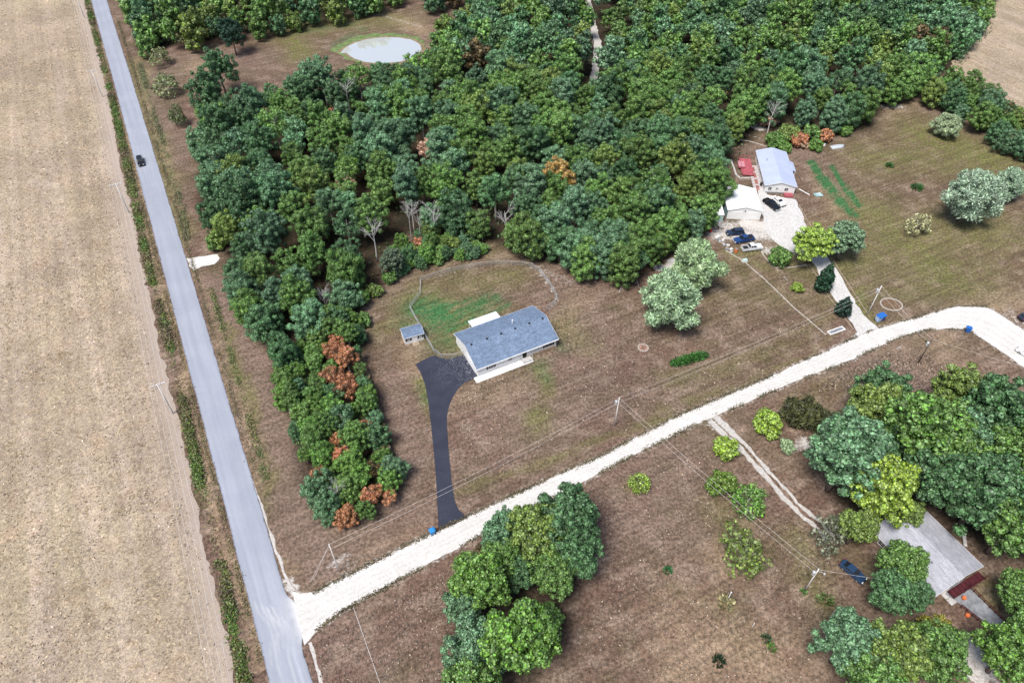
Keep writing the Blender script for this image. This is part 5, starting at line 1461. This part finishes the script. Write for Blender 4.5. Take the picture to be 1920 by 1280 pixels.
for (x, y, lab) in ((1805, 1123, 'orange clay pot on the concrete ramp'), (1812, 1155, 'orange clay pot on the bare soil below the ramp')):
    q = G(x, y); zz = .12 if y < 1130 else 0
    t = empty('clay_pot', (q[0], q[1], zz))
    MB().lathe([(.22, 0), (.34, .45), (.38, .45), (.38, .52), (.30, .52), (.28, .45)], 0, 0, 12).build('pot', M['orange'], t)
    MB().lathe([(.30, .44), (.36, .62), (.26, .78), (.05, .84)], 0, 0, 12).build('flowers', M['orange'], t)
    props(t, lab, 'pot')
# ladder rack behind the house
rk = empty('wall_bench', G(1806, 1012), GRID_ROT - .75 + math.pi / 2 - .05)
for k in range(4): MB().box(-1.6 + k * .8, -1.6 + k * .8 + .72, -.3, .3, .5, .56).build('seat_slat', M['concrete'], rk)
for k in range(4):
    for y in (-.25, .19): MB().box(-1.5 + k * .95, -1.44 + k * .95, y, y + .06, 0, .5).build('leg', M['plastic_grey'], rk)
props(rk, 'grey slatted bench behind the shingled house', 'bench')

# ------------------------------------------------------------------ vehicles
tyre_me = MB().lathe([(.20, -.11), (.33, -.11), (.36, -.07), (.36, .07), (.33, .11), (.20, .11)], 0, 0, 16).mesh('tyre', M['tyre'], False)
rim_me = MB().lathe([(.21, -.112), (.21, .118), (.12, .125), (.05, .118), (.05, .09)], 0, 0, 12).mesh('rim', M['rim'])
def wheel(root, x, y, side):
    w = inst('wheel', tyre_me, root, (x, y, .36), (R(-90) if side > 0 else R(90), 0, 0))
    inst('rim', rim_me, w)
def vehicle(kind, loc, ang, paint, label, name, group=None):
    """x forward"""
    root = empty(name, loc, ang)
    p = M[paint]; w = .98 if kind == 'pickup' else .92
    if kind == 'pickup':
        Lf, Lr = 2.75, -2.75
        body = MB()
        body.prism_y([(Lr, .48), (Lf - .05, .42), (Lf, .62), (Lf - .06, .98), (1.05, 1.10), (.95, 1.12), (-.95, 1.12), (-.95, .72), (Lr + .08, .72), (Lr + .08, 1.10), (Lr, 1.10)], -w, w, lambda z: max(0, z - .8) * .18)
        cab = ([(1.10, 1.10), (.45, 1.78), (-.75, 1.80), (-.98, 1.12)], 1.78)
        wheels = (1.72, -1.68)
    elif kind == 'suv':
        Lf, Lr = 2.35, -2.35
        body = MB()
        body.prism_y([(Lr, .45), (Lf - .08, .40), (Lf, .6), (Lf - .10, .92), (1.0, 1.05), (.9, 1.08), (Lr + .1, 1.10), (Lr, .9)], -w, w, lambda z: max(0, z - .75) * .2)
        cab = ([(1.05, 1.06), (.35, 1.70), (-1.9, 1.70), (Lr + .12, 1.09)], 1.7)
        wheels = (1.45, -1.45)
    else:
        Lf, Lr = 2.3, -2.3
        body = MB()
        body.prism_y([(Lr, .42), (Lf - .1, .36), (Lf, .55), (Lf - .12, .78), (.95, .94), (.85, .96), (-1.35, .98), (Lr + .06, .94), (Lr, .7)], -w * .96, w * .96, lambda z: max(0, z - .7) * .22)
        cab = ([(1.0, .94), (.20, 1.42), (-1.0, 1.42), (-1.75, .97)], 1.42)
        wheels = (1.38, -1.38)
    wb_ = w * (.96 if kind == 'sedan' else 1)
    body.build('body', p, root, bevel=.05)
    prof, ztop = cab
    zb = prof[0][1]
    ins = lambda z: .10 + max(0, z - zb) * .30
    MB().prism_y(prof, -wb_, wb_, ins).build('cabin', p, root, bevel=.04)
    def glass(nm, x0, z0, x1, z1, m=.12):
        # pane on the sloping front or back
        dx, dz = x1 - x0, z1 - z0; ln = math.hypot(dx, dz); nx, nz = (dz / ln, -dx / ln)
        if (nx > 0) != (nm == 'windshield'): nx, nz = -nx, -nz
        a, b = .10, .92; mb = MB(); o = .018
        q = []
        for t in (a, b):
            x, z = x0 + dx * t, z0 + dz * t; yy = wb_ - ins(z) - .08
            q += [(x + nx * o, -yy, z + nz * o), (x + nx * o, yy, z + nz * o)]
        q2 = [(x - nx * .03, y, z - nz * .03) for x, y, z in q]
        mb.add(q + q2, [(0, 1, 3, 2), (4, 6, 7, 5), (0, 4, 5, 1), (2, 3, 7, 6), (0, 2, 6, 4), (1, 5, 7, 3)])
        mb.build(nm, M['dark_glass'], root)
    glass('windshield', prof[0][0], prof[0][1], prof[1][0], prof[1][1])
    glass('rear_window', prof[3][0], prof[3][1], prof[2][0], prof[2][1])
    z0, z1 = zb + .12, ztop - .12
    def xa(z, i, j):
        (xa_, za), (xb, zb2) = prof[i], prof[j]; return xa_ + (xb - xa_) * (z - za) / (zb2 - za)
    xm = (prof[1][0] + prof[2][0]) / 2 + .05
    spans = [(xm + .05, 'f'), (xm - .05, 'b')]
    for s in (-1, 1):
        for k, (x, e) in enumerate(spans):
            if e == 'f': qs = [(xa(z0, 0, 1) - .12, z0), (xa(z1, 0, 1) - .10, z1), (x, z1), (x, z0)]
            else: qs = [(x, z0), (x, z1), (xa(z1, 3, 2) + .12, z1), (xa(z0, 3, 2) + .16, z0)]
            mb = MB(); o1 = [(xx, s * (wb_ - ins(z) + .012), z) for xx, z in qs]; o2 = [(xx, s * (wb_ - ins(z) - .03), z) for xx, z in qs]
            f = [(0, 1, 2, 3), (7, 6, 5, 4), (0, 4, 5, 1), (1, 5, 6, 2), (2, 6, 7, 3), (3, 7, 4, 0)]
            mb.add(o1 + o2, f if s > 0 else [tuple(reversed(g)) for g in f])
            mb.build('side_window', M['dark_glass'], root)
        MB().box(.70, .86, s * (wb_ + .08) - .08, s * (wb_ + .08) + .08, zb + .06, zb + .22).build('mirror', p, root, bevel=.02)
        MB().box(Lf - .16, Lf + .015, s * (w - .32) - .17, s * (w - .32) + .17, .64, .80).build('headlight', M['lamp_glass'], root)
        MB().box(Lr - .02, Lr + .1, s * (w - .22) - .10, s * (w - .22) + .10, .70, .95).build('tail_light', M['tail_glass'], root)
        for x in wheels: wheel(root, x, s * (wb_ - .10), s)
    for x0, x1, nm in ((Lf - .05, Lf + .10, 'front_bumper'), (Lr - .10, Lr + .05, 'rear_bumper')):
        MB().box(x0, x1, -w + .08, w - .08, .36, .56).build(nm, M['galvanised'] if kind == 'pickup' else M['black_rubber'], root, bevel=.03)
    if kind == 'pickup':
        for s in (-1, 1):
            y = s * (w - .09); MB().box(Lr + .05, -.97, y - .05, y + .05, .72, 1.11).build('bed_side', p, root)
        MB().box(Lr + .12, -1.0, -w + .16, w - .16, .722, .745).build('bed_floor', M['black_rubber'], root)
    return props(root, label, 'car' if kind != 'pickup' else 'pickup truck', group)
an = lambda a, b: math.atan2(b[1] - a[1], b[0] - a[0])
vehicle('suv', G(264.5, 306), math.atan2(-dr[1], -dr[0]), 'car_black', 'dark car driving along the paved road', 'car')
vehicle('suv', G(1377.5, 439), R(188), 'car_dark_blue', 'dark blue SUV parked beyond the blue pickup', 'car')
vehicle('pickup', G(1393.5, 452), R(196), 'car_navy', 'navy blue pickup parked between the SUV and the silver pickup', 'pickup_truck')
vehicle('pickup', G(1409, 467.5), R(11), 'car_silver', 'silver pickup parked next to the stone edging', 'pickup_truck')
vehicle('pickup', G(1445.5, 387), an((70.7, 166.5), (72.9, 162.1)), 'car_black', 'black pickup parked in front of the metal-roofed house', 'pickup_truck')
vehicle('sedan', G(1458.5, 380.5), an((70.7, 166.5), (72.9, 162.1)), 'car_white', 'white car parked alongside the black pickup', 'car')
vehicle('sedan', G(1597, 1074), an((57.9, 57.7), (59.6, 55.5)) , 'car_blue', 'blue car parked under the trees by the shingled house', 'car')
vehicle('sedan', G(1924, 667), R(125), 'car_white', 'white car on the gravel road past the bend', 'car')
vehicle('suv', G(1925, 596), R(20), 'car_dark_blue', 'dark vehicle parked off the gravel bend', 'car')
# ------------------------------------------------------------------ poles and wires
def pole(name, loc, h, mat, label, arm=None, transformer=False, rad=.16, lamp=False, armrot=0.0, lean=(0, 0)):
    root = empty(name, loc)
    mb = MB(); mb.tube([(0, 0, -.4), (lean[0] * .5, lean[1] * .5, h * .5), (lean[0], lean[1], h)], [rad, rad * .85, rad * .65], 10)
    mb.build('shaft', M[mat], root, True)
    if arm:
        d = np.array([math.cos(armrot), math.sin(armrot)]) * arm / 2
        z = h - .35
        cx = MB().bar((-d[0], -d[1], z), (d[0], d[1], z), .16, .18).build('crossarm', M[mat], root)
        for k in (-.95, -.35, .35, .95):
            MB().lathe([(.05, z + .09), (.07, z + .16), (.05, z + .28), (.02, z + .3)], d[0] * k, d[1] * k, 8).build('insulator', M['white_trim'], cx)
        for s in (-.5, .5):
            MB().bar((d[0] * s, d[1] * s, z - .05), (0, 0, z - .75), .05, .05).build('brace', M['galvanised'], cx)
    if transformer:
        MB().lathe([(.26, h - 1.9), (.30, h - 1.85), (.30, h - 1.0), (.22, h - .92), (.08, h - .85)], -.45, -.05, 12).build('transformer', M['galvanised'], root)
        MB().bar((-.2, 0, h - 1.3), (0, 0, h - 1.3), .1, .1).build('bracket', M['galvanised'], root)
    if lamp:
        MB().tube([(0, 0, h - .9), (.5, -.3, h - .6), (.9, -.5, h - .65)], .04, 6).build('lamp_arm', M['galvanised'], root)
        MB().lathe([(.05, h - .85), (.2, h - .75), (.14, h - .58), (.05, h - .55)], .95, -.52, 10).build('lamp_head', M['galvanised'], root)
    return props(root, label, 'pole')
armr = math.atan2(nr[1], nr[0])
PL = [np.array([-70.7, 92.1]), np.array([-106.3, 162.6]), np.array([-140.4, 229.5])]
sp_d = (PL[1] - PL[0])
PLX = [PL[0] - sp_d] + PL + [PL[2] + (PL[2] - PL[1])]
pole('power_pole', PLX[1], 9.6, 'pole_wood', 'weathered crossarm pole at the field edge facing the tree belt', 3.0, armrot=armr)
pole('power_pole', PLX[2], 9.6, 'pole_wood', 'weathered crossarm pole at the field edge level with the dark car', 3.0, armrot=armr)
pole('power_pole', PLX[3], 9.6, 'pole_wood', 'weathered crossarm pole at the field edge facing the pond meadow', 3.0, armrot=armr)
pole('power_pole', PLX[0], 9.6, 'pole_wood', 'crossarm pole at the field edge beside the road junction', 3.0, armrot=armr)
pole('power_pole', PLX[4], 9.6, 'pole_wood', 'crossarm pole at the field edge beside the far wood', 3.0, armrot=armr)
def wire(p_list, label, group, rad=.016, sag=.8, name='power_wire', cat='wire'):
    q = []
    for i in range(len(p_list) - 1):
        a, b = np.array(p_list[i], float), np.array(p_list[i + 1], float)
        for t in np.linspace(0, 1, 13)[(0 if i == 0 else 1):]:
            p = a + (b - a) * t; p[2] -= sag * 4 * t * (1 - t); q.append(p)
    mb = MB(); mb.tube(q, rad, 4)
    return props(mb.build(name, M['wire']), label, cat, group)
for k in (-.95, -.35, .35, .95):
    d = np.array([math.cos(armr), math.sin(armr)]) * 1.5 * k
    wire([(*(p + d), 9.55) for p in PLX], 'thin power wire strung along the field edge poles', 'wires along the field edge', sag=.9)
A = np.array([-30.1, 57.1]); Bp = np.array([21.1, 89.0]); Cp = np.array([84.6, 122.0]); Dp = np.array([90.4, 106.4]); Ep = np.array([50.0, 53.7])
hA, hB, hC, hD, hE = 10.0, 9.0, 9.0, 7.6, 8.2
pole('utility_pole', A, hA, 'pole_wood', 'slim pale pole with guy wires at the road junction', rad=.11)
pole('utility_pole', Bp, hB, 'pole_wood', 'pale pole with a transformer beside the gravel road', transformer=True, rad=.13)
pole('utility_pole', Cp, hC, 'pole_wood', 'pale pole with a transformer by the gravel driveway mouth', transformer=True, rad=.14)
pole('utility_pole', Dp, hD, 'dark_pole_wood', 'dark wooden pole on the verge inside the gravel bend', rad=.13, transformer=True)
pole('utility_pole', Ep, hE, 'pole_wood', 'pale pole with a yard lamp on the speckled lawn', rad=.12, transformer=True, lamp=True)
for hh, lab in ((-.1, 'upper roadside wire beside the gravel road'), (-1.6, 'lower roadside wire beside the gravel road')):
    wire([(*A, hA + hh), (*Bp, hB + hh), (*Cp, hC + hh)], lab, None, sag=.9)
    wire([(*Cp, hC + hh), (*Dp, hD + hh * .8)], ('upper' if hh > -1 else 'lower') + ' wire crossing the gravel road at the driveway mouth', None, sag=.4)
    wire([(*Bp, hB + hh), (*Ep, hE + hh)], ('upper' if hh > -1 else 'lower') + ' wire crossing from the roadside to the yard lamp pole', None, sag=.7)
wire([(*Dp, hD - .1), (115, 95, 7.5)], 'wire running on from the dark pole', None, sag=.5)
wire([(*Ep, hE - .3), (*LW(88, 14.5), 3.2)], 'service wire from the lamp pole to the shingled house', None, sag=.4)
for q, lab in ((G(582, 1090), 'guy wire on the road side of the junction pole'), (G(588, 1085), 'second guy wire of the junction pole')):
    wire([(*A, hA - .3), (q[0], q[1], 0.0)], lab, None, .02, 0, 'guy_wire')
q = G(662, 1136); q2 = G(716, 1290)
wire([(*q, .05), (*q2, .05)], 'pale cable lying across the grass from the gravel road', None, .035, 0, 'ground_cable')
# short posts on the lower lawn
def stake(name, x, y, h, rad, mat, label, lean=(0, 0)):
    r0 = empty(name, G(x, y))
    MB().tube([(0, 0, -.2), (lean[0], lean[1], h)], [rad, rad * .9], 8).build('shaft', M[mat], r0)
    MB().lathe([(rad * 1.3, 0), (rad * 1.3, .08), (rad * .6, .1)], lean[0], lean[1], 8).build('cap', M[mat], r0, loc=(0, 0, h))
    props(r0, label, 'post')
stake('short_post', 1364, 1124, 2.9, .09, 'white_trim', 'short white post in a straw-coloured grass clump')
stake('thin_stake', 1556, 1157, 3.4, .05, 'pole_wood', 'thin pale stake near the lower lawn trees')
stake('garden_stake', 1411, 1174, 1.2, .06, 'white_trim', 'knee-high white stake on the speckled lawn')
stake('marker_post', 1567, 1148, 1.4, .06, 'pole_wood', 'low pale marker on the bare soil by the trees')

# ------------------------------------------------------------------ bins and yard things
def bin_(x, y, ang, mat, label, lid=None, sc=1.0):
    r0 = empty('wheelie_bin', G(x, y), ang, sc)
    mb = MB(); mb.add([(-.26, -.30, .08), (.26, -.30, .08), (.26, .30, .08), (-.26, .30, .08), (-.34, -.38, 1.0), (.34, -.38, 1.0), (.34, .40, 1.0), (-.34, .40, 1.0)],
                      [(3, 2, 1, 0), (4, 5, 6, 7), (0, 1, 5, 4), (1, 2, 6, 5), (2, 3, 7, 6), (3, 0, 4, 7)])
    b = mb.build('body', M[mat], r0, bevel=.03)
    mb = MB(); mb.prism_x([(-.44, 1.01), (.46, 1.01), (.46, 1.06), (.2, 1.14), (-.44, 1.08)], -.37, .37)
    mb.build('lid', M[lid or mat], r0, bevel=.02)
    MB().tube([(-.28, .48, 1.0), (.28, .48, 1.0)], .025, 6).build('handle', M['black_rubber'], r0)
    for s in (-1, 1):
        MB().lathe([(.02, -.04), (.12, -.04), (.12, .04), (.02, .04)], 0, 0, 12).build('wheel', M['black_rubber'], r0, loc=(s * .3, .34, .12), rot=(0, R(90), 0))
    props(r0, label, 'bin')
bin_(811, 1000, R(-60), 'bin_bright_blue', 'bright blue wheelie bin at the mouth of the asphalt driveway', sc=1.25)
bin_(1645, 602, R(20), 'pale_blue', 'pale blue bin with a dark blue lid by the gravel driveway mouth', 'bin_blue', 1.6)
bin_(1651, 599, R(200), 'bin_blue', 'dark blue bin standing behind the pale blue bin', None, 1.6)
bin_(1813, 622, R(70), 'bin_blue', 'blue bin on the inside of the gravel bend', None, 1.35)
# oval flower bed edged with stones
ob = empty('stone_ring_bed', G(1671, 571), .0)
rx, ry = 2.5, 2.1
plain('mulch', (0.15, 0.10, 0.065), 0.95, 0.1, var=0.3)
mb = MB(); k = 28
mb.add([(math.cos(2 * math.pi * i / k) * rx * .93, math.sin(2 * math.pi * i / k) * ry * .93, .03) for i in range(k)] + [(math.cos(2 * math.pi * i / k) * rx * .93, math.sin(2 * math.pi * i / k) * ry * .93, 0) for i in range(k)] , [tuple(range(k))] + [(i + k, (i + 1) % k + k, (i + 1) % k, i) for i in range(k)])
mb.build('mulch', M['mulch'], ob)
stone_me = MB().box(-.3, .3, -.14, .14, 0, .16)
stone_me = stone_me.mesh('stone', M['stone'])
for i in range(k):
    a = 2 * math.pi * i / k
    inst('stone', stone_me, ob, (math.cos(a) * rx, math.sin(a) * ry, 0), (0, 0, math.atan2(math.cos(a) * ry, -math.sin(a) * rx)), (random.uniform(.85, 1.1), 1, random.uniform(.8, 1.3)))
props(ob, 'oval mulch bed ringed with pale stones beside the driveway pole', 'flower bed')
# culvert bed framed in white
cb = empty('framed_bed', G(1568, 620), an(G(1552, 626), G(1586, 614)))
MB().box(-2.0, 2.0, -.42, .42, 0, .08).build('gravel_fill', M['grey_concrete'], cb)
for nm, b in (('border', (-2.2, 2.2, -.62, -.42)), ('border', (-2.2, 2.2, .42, .62)), ('border', (-2.2, -2.0, -.42, .42)), ('border', (2.0, 2.2, -.42, .42))):
    MB().box(*b, 0, .18).build(nm, M['white_trim'], cb)
props(cb, 'narrow raised bed with a white border by the driveway mouth', 'planter')
# timber and stone edging lines
def edging(name, pl_, label, w=.22, h=.14, mat='stone', step=1.3):
    P = resample(np.array([G(*p) for p in pl_]), step); r0 = empty(name, P[0])
    for i in range(len(P) - 1):
        a, b = P[i] - P[0], P[i + 1] - P[0]; j = rng.uniform(-.05, .05, 2); g = (b - a) * .02
        MB().bar((a[0] + j[0] + g[0], a[1] + j[1] + g[1], h * .4), (b[0] + j[0] - g[0], b[1] + j[1] - g[1], h * .4), w, h).build('block', M[mat], r0)
    props(r0, label, 'edging')
edging('stone_edging', pts(1360, 470, 1395, 490, 1440, 530, 1490, 578, 1530, 612, 1548, 628), 'long line of low stone edging from the pickups to the gravel road')
edging('stone_edging', pts(1427, 473, 1450, 502, 1480, 502, 1512, 497), 'curved stone edging round the green shrub')
edging('timber_edging', pts(1516, 496, 1535, 522, 1556, 560, 1578, 588, 1600, 618), 'dark timber edging on the lawn side of the gravel driveway', .2, .16, 'timber')
edging('timber_edging', pts(1563, 490, 1590, 532, 1617, 574, 1630, 594), 'timber edging on the meadow side of the gravel driveway', .2, .16, 'timber')
edging('timber_edging', pts(1497, 384, 1512, 410, 1528, 440), 'timber edging along the gravel yard beside the meadow', .2, .16, 'timber')
edging('stone_edging', pts(1378, 262, 1400, 264, 1425, 271, 1440, 276), 'pale stone line behind the metal-roofed house', .25, .14)
# long pipe beside the house
r0 = empty('drain_pipe', G(1498, 355)); e = G(1518, 366) - G(1498, 355)
MB().tube([(0, 0, .1), (e[0], e[1], .08)], .12, 8).build('pipe', M['white_trim'], r0)
MB().lathe([(.15, -.06), (.15, .06)], 0, 0, 10).build('collar', M['plastic_grey'], r0, loc=(e[0] * .5, e[1] * .5, .1), rot=(R(90), 0, math.atan2(e[1], e[0]) + R(90)))
props(r0, 'white pipe lying on the grass by the corner of the metal-roofed house', 'pipe')
# pallet under a tarp
r0 = empty('tarp_covered_pallet', G(1534, 366), .2)
for k in range(4): MB().box(-1.1, 1.1, -.75 + k * .42, -.75 + k * .42 + .3, .12, .18).build('slat', M['timber'], r0)
for y in (-.7, 0, .65): MB().box(-1.05, 1.05, y - .05, y + .08, 0, .12).build('runner', M['timber'], r0)
mb = MB(); r = random.Random(3)
vv = [(-1.15 + 2.3 * i / 6, -.85 + 1.75 * j / 5, .2 + .1 * math.sin(i * 1.7 + j) ** 2 + (0 if 0 < i < 6 and 0 < j < 5 else -.08) + r.uniform(0, .05)) for j in range(6) for i in range(7)]
mb.add(vv, [(j * 7 + i, j * 7 + i + 1, (j + 1) * 7 + i + 1, (j + 1) * 7 + i) for j in range(5) for i in range(6)])
mb.build('tarp', M['teal_tarp'], r0, True)
for (x, y) in ((-.4, .1), (.3, -.2), (.5, .4)): MB().box(x - .2, x + .2, y - .12, y + .12, .27, .42).build('weight', M['white_trim'], r0, bevel=.03)
props(r0, 'low pallet under a crumpled teal tarp on the meadow grass', 'pallet')
# upturned boat at the wood's edge
r0 = empty('upturned_boat', G(1570, 276), .25)
mb = MB(); sec = []
for i, x in enumerate(np.linspace(-2.2, 2.2, 9)):
    w = .95 * (1 - max(0, (x - .3) / 2.1) ** 2 * .9); hgt = .75 * (1 - .25 * (abs(x) / 2.2) ** 3)
    sec.append([(x, -w, .05), (x, -w * .92, hgt * .55), (x, -w * .45, hgt * .95), (x, 0, hgt), (x, w * .45, hgt * .95), (x, w * .92, hgt * .55), (x, w, .05)])
vv = [p for s in sec for p in s]
mb.add(vv, [(i * 7 + j, i * 7 + j + 1, (i + 1) * 7 + j + 1, (i + 1) * 7 + j) for i in range(8) for j in range(6)] + [tuple(range(6, -1, -1)), tuple(range(56, 63))])
mb.build('hull', M['tarp_grey'], r0, True)
MB().box(-2.1, 2.0, -.05, .05, .70, .80).build('keel', M['galvanised'], r0)
props(r0, 'grey upturned boat at the edge of the wood by the meadow', 'boat')
def barrel(x, y, mat, label, sc=1.0, z=0.0):
    q = G(x, y); r0 = empty('barrel', (q[0], q[1], z), 0, sc)
    MB().lathe([(.26, 0), (.29, .05), (.29, .28), (.31, .30), (.29, .32), (.29, .55), (.31, .57), (.29, .59), (.29, .84), (.26, .88)], 0, 0, 14).build('drum', M[mat], r0)
    MB().lathe([(.25, .88), (.25, .91), (.05, .92)], 0, 0, 14).build('lid', M['plastic_grey'], r0)
    props(r0, label, 'barrel')
barrel(1379.5, 473, 'orange', 'orange drum on the grass beside the silver pickup', 1.3)
barrel(1332, 434, 'red_paint', 'red drum at the wood edge by the parked vehicles', 1.4)
barrel(1427, 348, 'black_rubber', 'black drum beside the paver path', 1.4)
barrel(1545, 274, 'white_trim', 'white drum beside the upturned boat', 1.0)
barrel(1536, 276, 'red_paint', 'small red drum near the upturned boat', .8)
# junk heap by the pickups
jr = random.Random(8)
for k in range(16):
    x = 1347 + jr.uniform(-4, 4) + k * 1.6; y = 446 + k * 1.7 + jr.uniform(-4, 4); q = G(x, y)
    s = jr.uniform(.35, .8)
    mt, w = (('plastic_grey', 'dark grey'), ('white_trim', 'white'), ('timber', 'brown'), ('galvanised', 'metallic'))[k % 4]
    mb = MB().box(-.9 * s, .9 * s, -.3, .3, 0, .25 + .3 * s)
    o = mb.build('scrap_crate', M[mt], None, bevel=.05, loc=(q[0], q[1], 0), rot=(0, 0, jr.uniform(0, 3.1)))
    props(o, '%s piece of scrap lying in the heap beside the parked vehicles' % w, 'scrap', '%s scrap beside the parked vehicles' % w)
# utility box on the lawn
r0 = empty('utility_box', G(1396, 490), .3)
MB().box(-.75, .75, -.5, .5, 0, .12).build('pad', M['concrete'], r0); MB().box(-.6, .6, -.38, .38, .12, .55).build('cabinet', M['white_trim'], r0, bevel=.04)
MB().box(-.62, .62, -.40, .40, .55, .6).build('lid', M['green_metal'], r0)
props(r0, 'low white utility box with a pale green lid beside the stone edging', 'box')
# fire ring
r0 = empty('fire_ring', G(1206, 652))
for i in range(14):
    a = 2 * math.pi * i / 14
    inst('stone', stone_me, r0, (math.cos(a) * 1.1, math.sin(a) * 1.1, 0), (0, 0, a + math.pi / 2), (.7, 1, jr.uniform(.7, 1.2)))
plain('ash', (0.30, 0.17, 0.13), 0.95, 0.1, var=0.35)
mb = MB().lathe([(1.0, 0), (1.0, .03), (.3, .06)], 0, 0, 14); mb.build('ash', M['ash'], r0)
for i in range(5):
    a = jr.uniform(0, 6.28); MB().tube([(-.6 * math.cos(a), -.6 * math.sin(a), .12), (.6 * math.cos(a), .6 * math.sin(a), .2)], .06, 6).build('log', M['bark'], r0)
props(r0, 'round fire pit with burnt logs on the brown lawn', 'fire pit')
# concrete pad and burn pit at the wood edge
r0 = empty('burn_pit', G(1236, 502), .4)
for i in range(12):
    a = 2 * math.pi * i / 12
    inst('stone', stone_me, r0, (math.cos(a) * 1.5, math.sin(a) * 1.2, 0), (0, 0, a + math.pi / 2), (.8, 1.1, jr.uniform(.9, 1.6)))
MB().lathe([(1.3, 0), (1.2, .04), (.3, .07)], 0, 0, 14).build('ash', M['grey_concrete'], r0)
props(r0, 'grey burn pit ringed with stones at the wood edge', 'fire pit')
props(MB().box(-1.1, 1.1, -.8, .8, 0, .12).build('concrete_pad', M['concrete'], None, bevel=.02, loc=(*G(1259, 489), 0), rot=(0, 0, .5)), 'pale concrete pad beside the burn pit and maple', 'slab')
# fallen branches on the lawn
for (x1, y1, x2, y2, lab) in ((1160, 548, 1166, 536, 'pale fallen branch near the wood edge and the big maple'), (1193, 524, 1197, 538, 'pale fallen branch under the wood edge by the burn pit'), (1680, 655, 1692, 648, 'pale fallen branch inside the gravel bend')):
    a, b = G(x1, y1), G(x2, y2); m = (a + b) / 2; d = b - a
    mb = MB(); mb.tube([(-d[0] / 2, -d[1] / 2, .06), (0.1, .1, .1), (d[0] / 2, d[1] / 2, .05)], [.08, .07, .03], 5)
    mb.tube([(0.1, .1, .1), (d[1] * .3, -d[0] * .3, .1)], [.05, .02], 5)
    props(mb.build('fallen_branch', M['dead_wood'], None, loc=(m[0], m[1], 0)), lab, 'branch')
